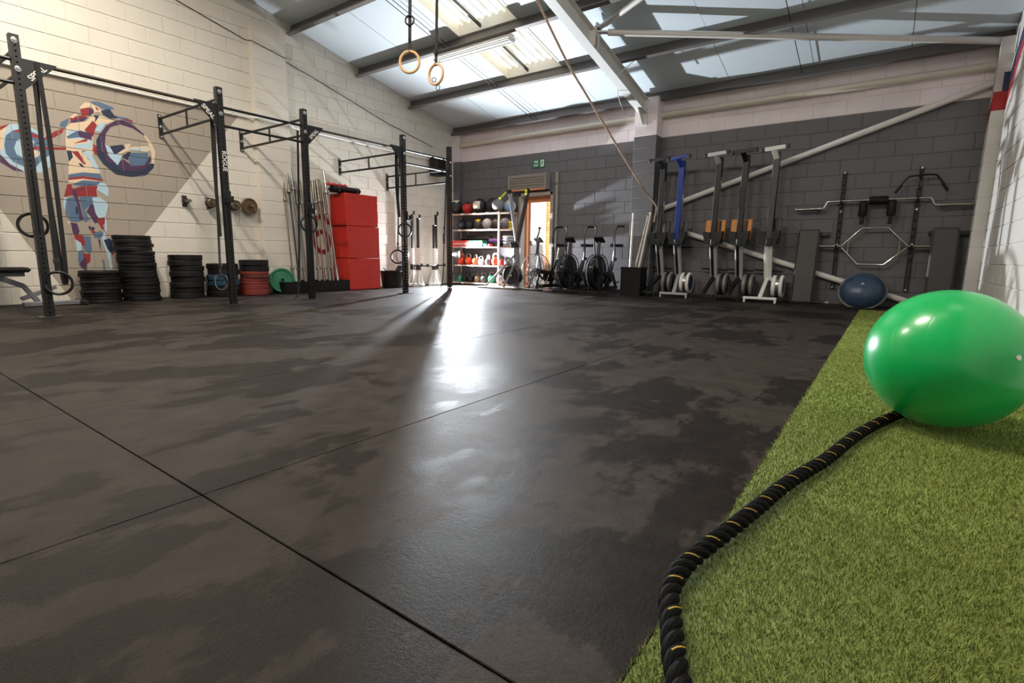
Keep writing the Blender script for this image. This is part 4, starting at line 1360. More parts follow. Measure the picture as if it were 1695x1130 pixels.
# ------------------------------------------------------------------ red plyo boxes, roll, resistance pieces
k = NT('red_box_paint')
tc = k.n('ShaderNodeTexCoord').outputs['Object']
sp = k.n('ShaderNodeSeparateXYZ')
k.l(tc, sp.inputs[0])
c = k.mix(k.noise(5, 5, tc), lin((174, 32, 22)), lin((200, 46, 32)))
k.l(c, k.b.inputs['Base Color'])
k.b.inputs['Roughness'].default_value = .5
k.bump(k.noise(90, 3, tc), .15)
REDBOX = k.m
EDGE = mat('worn_box_edge', (196, 140, 70), .7, 0, .3, 40)
nmz = ['bottom', 'middle', 'top']
for i in range(3):
    t = thing('plyo_box', 'red jump box, %s of the three stacked beside the barbells' % nmz[i], 'box', (0.255 + (.0, .004, -.008)[i], -3.235 + (.0, -.008, -.022)[i], 0.001 + i * .611), (.0, .012, .004)[i], 'stacked red jump boxes')
    m = MB()
    m.box((0, 0, .303), (.48, .765, .604), None, .012)
    m.build('body', REDBOX, t)
    for (a, b) in ((-1, -1), (1, -1), (1, 1), (-1, 1)):
        m = MB()
        for z in (.012, .594):
            m.box((a * .233, b * .375, z), (.02, .02, .02), None, .008)
        m.build('worn_corner', EDGE, t)
    if i == 1:
        text('lettering', '24', .085, mat('box_stencil_dark', (96, 18, 12), .6), t, TR(.2412, -.32, .54) @ RZ(PI / 2) @ RX(PI / 2), .0004)
t = thing('rolled_mat', 'black rolled pad lying on top of the red boxes', 'pad', (.30, -3.50, 1.836), 0)
m = MB()
m.box((0, 0, .055), (.26, .62, .11), None, .045)
m.build('body', BRUB, t)
m = MB()
for s in (-.2, .2):
    m.box((0, s, .056), (.268, .05, .114), None, .046)
m.build('strap', DGREY, t)
t = thing('red_foam_guard', 'small red spiky piece lying on the black pad', 'guard', (.28, -3.66, 1.9475))
m = MB()
m.box((0, 0, .02), (.10, .42, .04), None, .01)
m.build('body', REDP, t)
for q in range(4):
    m = MB()
    m.lathe([(0, .035), (.02, .035), (.004, .07), (0, .072)], 8, TR(0, -.18 + q * .12, 0))
    m.build('horn', REDP, t)

# black tub
t = thing('rubber_tub', 'round black rubber tub with handles beside the red boxes', 'tub', (.33, -2.42, 0))
m = MB()
m.lathe([(0, .0), (.19, .0), (.20, .01), (.235, .33), (.25, .335), (.25, .35), (.228, .35), (.19, .02), (0, .02)], 32)
m.build('bucket', BRUB, t)
for s in (-1, 1):
    m = MB()
    m.ring(.06, .01, 14, 8, TR(.02, s * .235, .345) @ RY(PI / 2) @ RZ(0), 0, PI)
    m.build('handle', BRUB, t)
t = thing('foam_block', 'black block sticking up out of the tub', 'block', None, 0, None, TR(.36, -2.28, .30) @ RX(-.6))
m = MB()
m.box((0, 0, .07), (.12, .10, .2), None, .012)
m.build('body', BRUB, t)
m = MB()
m.box((0.061, 0, .09), (.004, .05, .06), None, .001)
m.build('label_patch', DGREY, t)

# white disc on the wall
t = thing('wall_disc', 'round white disc on the wall behind the fourth upright', 'disc', (0.02, -1.80, .67))
m = MB()
m.lathe([(0, 0), (.19, 0), (.195, .008), (.185, .022), (.12, .04), (0, .05)], 40, TR(-.012, 0, 0) @ RY(PI / 2))
m.build('face', CLRDISC, t)
m = MB()
m.ring(.192, .006, 40, 8, RY(PI / 2))
m.build('rim', LGREY, t)


# squat stands
def squat_stand(x, y, h, s, label):
    t = thing('squat_stand', label, 'stand', (x, y, 0), 0, 'adjustable squat stands by the left wall')
    m = MB()
    m.bar((-.15, 0, .03), (.15, 0, .03), .07, .06, bev=.005)
    m.bar((0, -.15, .03), (0, .15, .03), .07, .06, bev=.005)
    m.build('base', WHITE, t)
    for a in (-1, 1):
        m = MB()
        m.bar((a * .02, a * .13, .05), (0, a * .02, .36), .045, .03, (1, 0, 0), .004)
        m.build('leg', WHITE, t)
    m = MB()
    m.box((0, 0, .43), (.06, .06, .82), None, .005)
    m.build('post', WHITE, t)
    m = MB()
    for q in range(7):
        m.lathe([(0, 0), (.009, 0), (.009, .0015), (0, .0015)], 8, TR(.0302, 0, .46 + q * .055) @ RY(PI / 2))
    m.build('adjustment_holes', DST, t)
    m = MB()
    m.box((0, 0, .42), (.085, .085, .12), None, .006)
    m.bar((.04, s * .02, .45), (.04, s * .24, .45), .035, .03, bev=.004)
    m.box((.04, s * .24, .46), (.05, .03, .07), None, .004)
    m.build('safety_arm', BM, t)
    m = MB()
    m.box((0, 0, .84 + (h - .84) / 2), (.048, .048, h - .84), None, .004)
    m.build('inner_tube', BM, t)
    m = MB()
    m.box((.02, 0, h - .01), (.09, .055, .016), None, .003)
    m.box((.06, 0, h + .03), (.012, .055, .08), None, .003)
    m.build('cradle', BM, t)


squat_stand(.165, -1.65, 1.58, 1, 'white squat stand with tall black tube, leftmost of the four')
squat_stand(.50, -1.80, 1.48, 1, 'white squat stand with black tube, second from the left')
squat_stand(.50, -1.31, 1.36, -1, 'white squat stand with black tube, third from the left')
squat_stand(.165, -.90, 1.62, 1, 'white squat stand with tall black tube, nearest the corner')

# loudspeaker
t = thing('loudspeaker', 'black loudspeaker mounted high on the left wall near the corner', 'speaker', (0.02, -.83, 2.50))
m = MB()
m.box((.16, 0, .205), (.26, .30, .41), None, .012)
m.build('cabinet', BM, t)
m = MB()
m.box((.292, 0, .205), (.012, .27, .38), None, .005)
m.build('grille', BRUB, t)
m = MB()
m.bar((0, 0, .2), (.05, 0, .2), .08, .12)
m.build('wall_bracket', BM, t)

# ------------------------------------------------------------------ bench at the far left
t = thing('adjustable_bench', 'grey framed weight bench with black pad at the far left', 'bench', (.42, -8.25, 0))
FR = mat('bench_frame_grey', (112, 112, 116), .45, .2, .1)
m = MB()
m.box((0, -.42, .455), (.28, .92, .06), None, .022)
m.build('seat_pad', BRUB, t)
m = MB()
m.bar((0, -.75, .40), (0, .0, .40), .06, .05, bev=.004)
m.bar((0, -.26, .38), (0, -.03, .26), .06, .06, bev=.004)
m.bar((0, -.03, .27), (0, .10, .05), .06, .05, bev=.004)
m.bar((0, -.06, .10), (0, .28, .24), .05, .05, bev=.004)
m.build('frame', FR, t)
m = MB()
m.bar((0, -.05, .035), (0, .52, .035), .10, .05, bev=.005)
m.build('base_rail', FR, t)
m = MB()
m.box((0, .52, .035), (.34, .06, .055), None, .006)
m.build('foot', BM, t)
m = MB()
m.box((0, -.90, .20), (.34, .06, .40), None, .006)
m.build('rear_leg', FR, t)
m = MB()
m.tube([(.05, -.30, .40), (.05, -.27, .36)], .02, 8)
m.build('release_lever', REDP, t)

# ------------------------------------------------------------------ shelving and what stands on it
t = thing('storage_shelf', 'timber storage shelving with five boards in the back corner', 'shelf', (0, 0, 0))
SX0, SX1, SY0, SY1 = 0.24, 1.95, -0.49, -0.13
SZ = [0.06, 0.472, 0.90, 1.295, 1.66]
for z in SZ:
    m = MB()
    m.box(((SX0 + SX1) / 2, (SY0 + SY1) / 2, z - .015), (SX1 - SX0, SY1 - SY0, .03), None, .003)
    b = m.build('board', WOOD, t)
    for q in range(3):
        m = MB()
        m.box((SX0 + .35 + q * .42 + .06 * math.sin(z * 9 + q), SY0 - .002, z - .015), (.10, .003, .035))
        m.build('price_card', WHITE, b)
for (x, y) in ((SX0 + .02, SY0 - .016), (SX1 - .22, SY0 - .016), (SX0 + .02, SY1 + .022), (SX1 - .02, SY1 + .022)):
    m = MB()
    m.box((x, y, .835), (.045, .03, 1.67), None, .003)
    m.build('post', WOOD, t)
NAVY = mat('navy_vinyl', (40, 46, 62), .5)
BLKV = mat('black_vinyl', (34, 33, 35), .5)
CRV = mat('cream_vinyl', (214, 206, 180), .5)
ORG = mat('orange_enamel', (214, 70, 36), .4)
PURP = mat('purple_foam', (98, 66, 130), .6)
GRE = mat('green_enamel', (30, 122, 78), .4)
IRON = mat('kettlebell_iron', (84, 80, 82), .45, .4, .2)
TAN = mat('tan_iron', (140, 120, 96), .45, .3, .2)
RBL = mat('royal_blue_plastic', (40, 70, 150), .5)
LBL = mat('light_blue_vinyl', (120, 170, 214), .5)


def med_ball(x, y, z, r, material, label, patch=None, ptilt=0.6, group='balls on the shelves'):
    t = thing('medicine_ball', label, 'ball', (x, y, z), 0, group)
    m = MB()
    m.ball((0, 0, r), r, 28, 16)
    m.build('shell', material, t)
    for q in range(3):
        m = MB()
        m.ring(r * 1.001, .003, 32, 5, TR(0, 0, r) @ RZ(q * 1.047 + .3) @ RX(PI / 2))
        m.build('seam', BM if material is not BLKV else DGREY, t)
    if patch:
        m = MB()
        vv, ff = [], []
        n = 8
        for a in range(n + 1):
            for b in range(n + 1):
                u, w = (a / n - .5) * 1.3, (b / n - .5) * 1.1
                v = Vector((math.sin(u), -math.cos(u) * math.cos(w), math.sin(w))).normalized() * (r * 1.012)
                vv.append(tuple(RX(-ptilt) @ v + Vector((0, 0, r))))
        for a in range(n):
            for b in range(n):
                ff.append((a * (n + 1) + b, a * (n + 1) + n + 1 + b, a * (n + 1) + n + 2 + b, a * (n + 1) + b + 1))
        m.add(vv, ff)
        m.build('patch', patch, t)


YS_ = -0.31
for (x, r, mt_, pt, lab, tl) in ((.30, .17, BLKV, CRV, 'black wall ball with pale top panel at the left end of the top shelf', 1.3), (.655, .14, REDP, BLKV, 'red wall ball on the top shelf', 1.3), (1.02, .17, BLKV, CRV, 'black wall ball with large cream label on the top shelf', .1),
                                 (1.385, .17, BLKV, None, 'plain black wall ball behind the grey one on the top shelf', 0), (1.60, .155, GREYP, None, 'large grey slam ball on the top shelf', 0), (1.885, .135, LGREY, LBL, 'light grey ball with blue patch at the right end of the top shelf', -.5)):
    med_ball(x, YS_ + (.04 if lab.startswith('plain') else -.04 if 'slam' in lab else 0), SZ[4], r, mt_, lab, pt, tl)
for (x, r, mt_, pt, lab, tl) in ((.47, .115, NAVY, None, 'navy ball at the left end of the second shelf down', 0), (.715, .115, BLKV, None, 'black ball next to the navy one on the second shelf down', 0), (.98, .12, DGREY, YEL, 'dark grey ball with yellow patch on the second shelf down', 1.2),
                                 (1.245, .125, LGREY, None, 'pale grey ball in the middle of the second shelf down', 0), (1.515, .12, DGREY, None, 'dark grey ball right of the middle of the second shelf down', 0), (1.765, .125, GREYP, None, 'mid grey ball behind the shelf post on the second shelf down', 0)):
    med_ball(x, YS_, SZ[3], r, mt_, lab, pt, tl)
t = thing('yellow_tub', 'small yellow tub at the right end of the second shelf down', 'tub', (1.905, -.3, SZ[3]))
m = MB()
m.lathe([(0, 0), (.05, 0), (.055, .15), (.05, .17), (0, .17)], 16)
m.build('body', YEL, t)
for z in (.05, .1):
    m = MB()
    m.lathe([(.0545, z), (.057, z), (.057, z + .015), (.0545, z + .015)], 16)
    m.build('band', BM, t)


def foam_bin(x0, x1, material, label):
    t = thing('plastic_crate', label, 'crate', ((x0 + x1) / 2, -.36, SZ[2]))
    w = x1 - x0
    m = MB()
    for (c_, d) in (((0, -.11, .07), (w, .01, .14)), ((0, .11, .07), (w, .01, .14)), ((-w / 2 + .005, 0, .07), (.01, .22, .14)), ((w / 2 - .005, 0, .07), (.01, .22, .14)), ((0, 0, .006), (w, .22, .012))):
        m.box(c_, d, None, .003)
    m.build('box', material, t)
    n = int(w / .06)
    for q in range(n):
        m = MB()
        m.bar((-w / 2 + .04 + q * w / n, -.117, .045), (-w / 2 + .015 + (q + 1) * w / n, -.117, .085), .004, .018, (0, 0, 1))
        m.build('white_mark', WHITE, t)


foam_bin(.29, .82, REDP, 'red crate with white zigzag marks on the middle shelf')
foam_bin(.83, 1.22, GRE, 'green crate with white zigzag marks on the middle shelf')
for (x, w, h, y, mt_, lab) in ((1.30, .12, .07, -.40, RBL, 'small blue block on the middle shelf'), (1.43, .07, .06, -.42, ORG, 'small orange block on the middle shelf'), (1.60, .22, .09, -.36, BRUB, 'black folded pad at the front of the middle shelf')):
    t = thing('foam_block', lab, 'block', (x, y, SZ[2]))
    m = MB()
    m.box((0, 0, h / 2), (w, .14, h), None, .012)
    m.build('body', mt_, t)
    m = MB()
    m.box((0, -.0705, h / 2), (w * .5, .003, h * .4))
    m.build('label_patch', DGREY, t)
t = thing('foam_roller', 'purple foam roller lying on the middle shelf', 'roller', (1.42, -.24, SZ[2] + .001))
m = MB()
m.lathe([(.03, 0), (.06, 0), (.065, .005), (.065, .295), (.06, .30), (.03, .30), (.03, 0)], 20, TR(-.15, 0, .13) @ RY(PI / 2))
m.build('foam', PURP, t)
m = MB()
m.box((0, 0, .033), (.26, .12, .065), None, .01)
m.build('cradle', BRUB, t)
for q in range(4):
    t = thing('balance_cushion', 'grey round cushion, %s in the pile on the middle shelf' % ['lowest', 'second from the bottom', 'third from the bottom', 'topmost'][q], 'cushion', (1.85, -.31, SZ[2] + .002 + q * .062), 0, 'round cushions on the middle shelf')
    m = MB()
    m.lathe([(0, 0), (.09, .004), (.12, .018), (.125, .03), (.118, .045), (.08, .057), (0, .06)], 28)
    m.build('cushion', LGREY, t)
    m = MB()
    m.ring(.1245, .003, 28, 6, TR(0, 0, .03))
    m.build('seam', GREYP, t)
t = thing('mat_pile', 'dark folded mats lying at the back of the middle shelf', 'mats', (.85, -.22, SZ[2]))
for q in range(3):
    m = MB()
    m.box((.04 * q, .0, .17 + q * .035), (.95 - .12 * q, .13, .03), None, .01)
    m.build('mat', (BRUB, DGREY, BRUB2)[q], t)
m = MB()
m.box((0, 0, .077), (.9, .12, .154), None, .01)
m.build('mat', BRUB, t)


def kettlebell(x, y, z, r, material, label, base=None):
    t = thing('kettlebell', label, 'kettlebell', (x, y, z), random.uniform(-.5, .5), 'kettlebells on the lower shelves')
    m = MB()
    m.lathe([(0, 0), (r * .62, 0), (r * .68, r * .05), (r * .93, r * .5), (r, r * .95), (r * .93, r * 1.4), (r * .7, r * 1.75), (r * .35, r * 1.9), (0, r * 1.93)], 26)
    m.build('body', material, t)
    m = MB()
    h = r * 1.6
    m.tube(smooth_path([(-r * .62, 0, h * .98), (-r * .72, 0, h + r * .55), (-r * .45, 0, h + r * 1.0), (0, 0, h + r * 1.1), (r * .45, 0, h + r * 1.0), (r * .72, 0, h + r * .55), (r * .62, 0, h * .98)], 4), r * .17, 10)
    m.build('handle', base or STEEL, t)


for (x, r, mt_, hd, lab) in ((.44, .10, ORG, ORG, 'red kettlebell at the left end of the upper kettlebell shelf'), (.685, .095, ORG, STEEL, 'orange kettlebell with steel handle second on the upper kettlebell shelf'), (.91, .09, ORG, STEEL, 'orange kettlebell third on the upper kettlebell shelf'),
                             (1.08, .075, LGREY, STEEL, 'pale grey kettlebell fourth on the upper kettlebell shelf'), (1.30, .085, IRON, WHITE, 'iron kettlebell with white handle on the upper kettlebell shelf'), (1.515, .10, ORG, WHITE, 'big orange kettlebell with white handle on the upper kettlebell shelf'),
                             (1.69, .075, REDP, DST, 'small red kettlebell on the upper kettlebell shelf'), (1.84, .07, DGREY, DST, 'dark kettlebell at the right end of the upper kettlebell shelf')):
    kettlebell(x, -.33, SZ[1], r, mt_, lab, hd)
for (x, r, mt_, hd, lab) in ((.41, .08, GRE, DST, 'green kettlebell at the left end of the bottom shelf'), (.58, .07, BRUB, DST, 'black kettlebell second on the bottom shelf'), (.765, .08, BRUB2, DST, 'worn black kettlebell third on the bottom shelf'), (.97, .08, TAN, STEEL, 'tan kettlebell on the bottom shelf'),
                             (1.165, .085, IRON, STEEL, 'grey iron kettlebell on the bottom shelf'), (1.40, .095, GRE, STEEL, 'green kettlebell with steel handle on the bottom shelf'), (1.66, .10, LGREY, STEEL, 'large light grey kettlebell on the bottom shelf'), (1.865, .075, REDP, STEEL, 'red kettlebell at the right end of the bottom shelf')):
    kettlebell(x, -.33, SZ[0], r, mt_, lab, hd)

# ------------------------------------------------------------------ ski machine
t = thing('ski_machine', 'tall black ski machine with yellow handles standing by the doorway', 'ski machine', (2.42, -.80, 0))
m = MB()
m.box((-.30, -.10, .018), (.95, .50, .036), None, .006)
m.build('platform', mat('ski_platform_board', (120, 110, 100), .6), t)
for (a, b) in (((-.62, -.26, .04), (.0, -.04, .72)), ((-.10, -.30, .04), (.04, -.05, .60))):
    m = MB()
    m.bar(a, b, .04, .035, bev=.003)
    m.build('stay', GREYP, t)
m = MB()
m.box((0.0, .02, .52), (.11, .09, .98), None, .01)
m.build('column', mat('ski_column_grey', (128, 130, 138), .4, .2), t)
m = MB()
m.bar((0, .02, .98), (-.19, .02, 2.02), .07, .06, (0, 1, 0), .01)
m.build('arm', mat('ski_arm_pale', (150, 150, 158), .35, .4), t)
m = MB()
m.bar((.02, .02, .98), (.27, .02, 2.02), .07, .06, (0, 1, 0), .01)
m.build('arm', DGREY, t)
for (x, s) in ((-.19, -1), (.27, 1)):
    m = MB()
    m.lathe([(0, -.03), (.045, -.03), (.05, 0), (.045, .03), (0, .03)], 18, TR(x, .0, 2.03) @ RX(PI / 2))
    m.build('pulley', BM, t)
    m = MB()
    if s < 0:
        m.tube([(x - .05, -.06, 2.02), (x - .19, -.08, 1.90)], .018, 10)
        m.tube([(x - .23, -.05, 1.92), (x - .15, -.11, 1.88)], .014, 10)
    else:
        m.box((x, -.05, 2.0), (.05, .03, .11), None, .008)
    m.build('handle', LIME, t)
    m = MB()
    m.tube([(x * .98, -.03, 2.0), (0.0, -.03, 1.02)], .004, 6)
    m.build('cord', BM, t)
m = MB()
m.lathe([(0, -.08), (.19, -.08), (.215, -.06), (.215, .06), (.19, .08), (0, .08)], 36, TR(-.05, -.02, .285) @ RX(PI / 2))
fwl = m.build('flywheel', BM, t)
m = MB()
m.ring(.20, .015, 36, 8, TR(-.05, -.105, .285) @ RX(PI / 2))
m.ring(.12, .008, 30, 6, TR(-.05, -.105, .285) @ RX(PI / 2))
m.build('cage_ring', DGREY, fwl)
m = MB()
m.lathe([(0, 0), (.02, 0), (.016, .01), (0, .01)], 14, TR(-.05, -.101, .285) @ RX(PI / 2))
m.build('hub', LIME, fwl)
m = MB()
m.box((0, -.06, .93), (.17, .07, .12), RX(.5), .01)
m.build('monitor', BM, t)


# ------------------------------------------------------------------ air bikes
def air_bike(x, y, rz, label, covered=True):
    t = thing('air_bike', label, 'exercise bike', (x, y, 0), rz, 'air bikes along the back wall')
    R, cy, cz = .325, -.34, .415
    WM = TR(0, cy, cz) @ RY(PI / 2)
    m = MB()
    for s in (-.075, .075):
        m.ring(R, .009, 44, 8, TR(s, cy, cz) @ RY(PI / 2))
        m.ring(R * .25, .006, 20, 6, TR(s, cy, cz) @ RY(PI / 2))
    for q in range(32):
        a = q * 2 * PI / 32
        for s in (-1, 1):
            m.tube([(s * .085, cy + .08 * math.cos(a), cz + .08 * math.sin(a)), (s * .095, cy + .2 * math.cos(a), cz + .2 * math.sin(a)), (s * .075, cy + R * math.cos(a), cz + R * math.sin(a))], .0028, 5)
    tag(m.build('fan_cage', CHROME if not covered else DST, t), kind='stuff')
    m = MB()
    if covered:
        m.lathe([(0, -.075), (.10, -.07), (R - .02, -.045), (R - .006, -.02), (R - .006, .02), (R - .02, .045), (.10, .07), (0, .075)], 44, WM)
        m.build('fan_cover', mat('gloss_black_plastic', (20, 20, 22), .14, 0, .1), t)
    else:
        for q in range(9):
            a = q * 2 * PI / 9
            m.bar((0, cy + .06 * math.cos(a), cz + .06 * math.sin(a)), (0, cy + .29 * math.cos(a), cz + .29 * math.sin(a)), .05, .004, (.7, math.sin(a), -math.cos(a)))
        m.lathe([(0, -.05), (.05, -.05), (.05, .05), (0, .05)], 16, WM)
        m.build('fan_blades', DGREY, t)
    m = MB()
    m.bar((0, .10, .10), (0, .10, .42), .07, .10, (0, 1, 0), .01)
    m.bar((0, cy + .02, .10), (0, .52, .10), .05, .07, bev=.008)
    m.bar((.10, cy, .40), (.10, .12, .34), .02, .05, bev=.004)
    m.bar((-.10, cy, .40), (-.10, .12, .34), .02, .05, bev=.004)
    m.bar((.10, cy - .10, .04), (.10, cy, .42), .02, .04, (0, 1, 0), .004)
    m.bar((-.10, cy - .10, .04), (-.10, cy, .42), .02, .04, (0, 1, 0), .004)
    m.bar((0, .12, .36), (0, .30, .62), .06, .06, (0, 1, 0), .008)
    m.bar((0, .30, .40), (0, .50, .08), .045, .045, (0, 1, 0), .006)
    m.build('frame', BM, t)
    m = MB()
    m.box((0, .06, .30), (.13, .30, .22), None, .04)
    m.build('chain_guard', BRUB, t)
    for yy in (cy - .10, .50):
        m = MB()
        m.bar((-.27, yy, .035), (.27, yy, .035), .05, .04, bev=.008)
        m.build('stabiliser', BM, t)
    m = MB()
    m.tube([(0, .27, .56), (0, .36, .90)], .017, 12)
    m.build('seat_post', CHROME, t)
    m = MB()
    m.lathe([(0, 0), (.03, 0), (.032, .03), (0, .03)], 12, TR(0.04, .30, .66) @ RY(PI / 2))
    m.build('clamp_knob', BM, t)
    m = MB()
    m.prism([(-.03, -.15), (.03, -.15), (.06, -.02), (.125, .06), (.12, .13), (.06, .15), (-.06, .15), (-.12, .13), (-.125, .06), (-.06, -.02)], .055, TR(0, .37, .90))
    m.build('seat', BRUB, t)
    for s in (-1, 1):
        m = MB()
        m.tube(smooth_path([(s * .13, -.02, .36), (s * .20, -.04, .70), (s * .215, -.10, 1.02), (s * .20, -.06, 1.16), (s * .22, -.02, 1.255)], 5), .016, 10)
        arm = m.build('handle_arm', DGREY if covered else BM, t)
        m = MB()
        m.tube(smooth_path([(s * .22, -.02, 1.255), (s * .25, .0, 1.275), (s * .30, .10, 1.275)], 4), .019, 10)
        m.build('grip', BRUB, arm)
        m = MB()
        m.bar((s * .09, .05, .33), (s * .10, .05 + s * .12, .33 - s * .11), .02, .03, bev=.004)
        cr = m.build('crank', STEEL, t)
        m = MB()
        m.box((s * .16, .05 + s * .12, .33 - s * .11), (.10, .08, .022), None, .006)
        m.build('pedal', BM, cr)
    m = MB()
    m.bar((0, cy + .02, cz + R - .01), (0, cy + .05, .98), .06, .035, (0, 1, 0), .006)
    m.build('monitor_post', DGREY, t)
    m = MB()
    m.box((0, cy + .05, 1.02), (.20, .03, .16), RX(.9), .01)
    m.build('monitor', BM, t)


air_bike(3.20, -.78, -.16, 'air bike with open spoked fan in front of the doorway', False)
air_bike(3.83, -.70, 0.02, 'air bike with gloss black fan, middle of the three')
air_bike(4.45, -.66, -.02, 'air bike with gloss black fan, nearest the tall black bin')

# ------------------------------------------------------------------ tall bin with poles
t = thing('tall_bin', 'tall square black bin holding poles beside the rowers', 'bin', (5.02, -.62, 0))
m = MB()
for (c_, d) in (((.19, 0, .26), (.012, .30, .52)), ((-.19, 0, .26), (.012, .30, .52)), ((0, .15, .26), (.39, .012, .52)), ((0, -.15, .26), (.39, .012, .52)), ((0, 0, .008), (.38, .30, .016))):
    m.box(c_, d, None, .003)
m.build('body', BRUB, t)
m = MB()
for (c_, d) in (((.195, 0, .515), (.022, .33, .02)), ((-.195, 0, .515), (.022, .33, .02)), ((0, .155, .515), (.41, .022, .02)), ((0, -.155, .515), (.41, .022, .02))):
    m.box(c_, d, None, .004)
m.build('rim', BM, t)
PVC = mat('white_plastic_pipe', (226, 218, 206), .45)
for (p0, p1, r, mt_, lab) in (((4.92, -.60, .02), (4.90, -.50, 1.52), .020, PVC, 'white plastic pole standing upright in the tall bin'), ((4.96, -.64, .02), (5.13, -.34, 1.50), .020, STEEL, 'steel pole leaning right in the tall bin'),
                              ((5.02, -.60, .02), (5.17, -.335, 1.53), .020, PVC, 'pale pole leaning right in the tall bin'), ((5.08, -.58, .02), (5.235, -.325, 1.50), .020, BM, 'dark pole leaning furthest right in the tall bin')):
    p0, p1 = Vector(p0), Vector(p1)
    L = (p1 - p0).length
    t = thing('exercise_pole', lab, 'pole', None, 0, 'poles in the tall bin', align(p0, p1))
    m = MB()
    m.tube([(0, 0, 0.01), (0, 0, L - .01)], r, 12)
    m.build('tube', mt_, t)
    for a in (0, L - .02):
        m = MB()
        m.lathe([(0, a), (r * 1.1, a), (r * 1.1, a + .02), (0, a + .02)], 12)
        m.build('end_cap', BM if mt_ is STEEL else mt_, t)


# ------------------------------------------------------------------ rowing machines stood on end
def rower(x, label, beam, tbar, lower, foot, wheel, rim, board, fo=0.0, fh=.26):
    t = thing('rowing_machine', label, 'rowing machine', (x, 0, 0), 0, 'rowing machines stood on end against the back wall')
    yb = -.37
    m = MB()
    m.bar((0, yb, 1.02), (0.015, yb + .01, 2.40), .095, .09, (0, 1, 0), .006)
    mr = m.build('monorail', beam, t)
    m = MB()
    m.box((.056, yb + .005, 1.72), (.006, .05, 1.36), None, .002)
    m.build('rail_strip', CHROME if beam is not DGREY else BM, mr)
    m = MB()
    m.bar((.015, yb - .03, 2.30), (-.02, yb - .15, 2.43), .075, .04, (0, 1, 0), .004)
    lg = m.build('rear_leg', tbar, t)
    m = MB()
    m.bar((-.15, yb - .16, 2.43), (.15, yb - .16, 2.45), .05, .055, bev=.004)
    m.build('rear_foot', tbar, lg)
    for s in (-1, 1):
        m = MB()
        m.box((s * .18, yb - .16, 2.44 + s * .01), (.05, .056, .06), None, .004)
        m.build('end_cap', BM, lg)
    m = MB()
    m.bar((0, yb - .01, 1.06), (0, -.13, .38), .12, .07, (0, 1, 0), .006)
    fr = m.build('front_frame', lower, t)
    m = MB()
    m.bar((-.015, yb - .05, 1.04), (-.015, -.172, .40), .045, .008, (0, 1, 0), .002)
    m.build('frame_strip', BM if lower is not RAFT else WHITE, fr)
    m = MB()
    m.bar((0, -.16, .38), (fo, -.66, .09), .06, .045, (0, 0, 1), .005)
    m.build('front_leg', foot, t)
    m = MB()
    m.bar((fo - fh, -.68, .075), (fo + fh, -.68, .075), .05, .04, bev=.004)
    m.box((fo - fh + .02, -.68, .03), (.03, .05, .06), None, .004)
    m.box((fo + fh - .02, -.68, .03), (.03, .05, .06), None, .004)
    m.build('front_foot', foot, t)
    # foot rests
    m = MB()
    m.prism([(-.16, 0.11), (-.05, .09), (-.04, -.02), (.04, -.02), (.05, .09), (.16, .11), (.165, .05), (.12, -.11), (-.12, -.11), (-.165, .05)], .10, Matrix(((1, 0, 0, 0), (0, 0, -1, yb + .03), (0, 1, 0, 1.06), (0, 0, 0, 1))))
    fr2 = m.build('foot_bracket', BM, t)
    m = MB()
    m.tube([(-.155, yb + .0, .97), (.16, yb + .0, .97)], .014, 8)
    m.tube([(.16, yb + .0, .97), (.165, yb + .0, 1.03)], .010, 8)
    m.build('axle', BM, fr2)
    for s in (-1, 1):
        m = MB()
        m.box((s * .10, yb + .085, 1.20), (.135, .03, .34), RX(-.12), .03)
        fb = m.build('foot_board', board, t)
        if s > 0:
            m = MB()
            m.box((s * .085, yb + .066, 1.20), (.035, .012, .30), RX(-.12), .004)
            m.build('strap', BM, fb)
    m = MB()
    m.box((.02, yb - .03, .98), (.09, .10, .12), None, .01)
    m.build('monitor_joint', BM, t)
    # handle
    m = MB()
    m.tube([(-.22, -.12, .90 if rim is WHITE and wheel is BLUEP else .52), (.22, -.12, .90 if rim is WHITE and wheel is BLUEP else .50)], .015, 8)
    m.build('pull_handle', BRUB, t)
    # flywheel
    cx, cy, cz = .19, -.26, .255
    WM = TR(cx, cy, cz) @ RY(PI / 2)
    m = MB()
    m.lathe([(.14, -.08), (.18, -.08), (.187, -.07), (.187, -.03), (.178, -.02), (.178, .03), (.19, .04), (.194, .06), (.187, .08), (.15, .084), (.14, -.08)], 40, WM)
    fwo = m.build('flywheel_housing', rim, t)
    m = MB()
    m.lathe([(0, -.075), (.15, -.075), (.15, .065), (.06, .08), (0, .08)], 36, WM)
    m.build('flywheel_face', wheel, fwo)
    m = MB()
    for q in range(3):
        m.ring(.06 + q * .03, .004, 30, 6, TR(cx + .08, cy, cz) @ RY(PI / 2))
    m.build('vent_ring', BM if wheel is BLUEP else GREYP, fwo)
    m = MB()
    m.lathe([(.178, -.018), (.1885, -.018), (.1885, .03), (.178, .03), (.178, -.018)], 40, WM)
    m.build('perforated_band', STEEL if rim is WHITE else BRUB, fwo)
    m = MB()
    m.bar((0.02, -.16, .40), (cx, cy, .30), .06, .05, bev=.006)
    m.build('wheel_mount', lower, t)


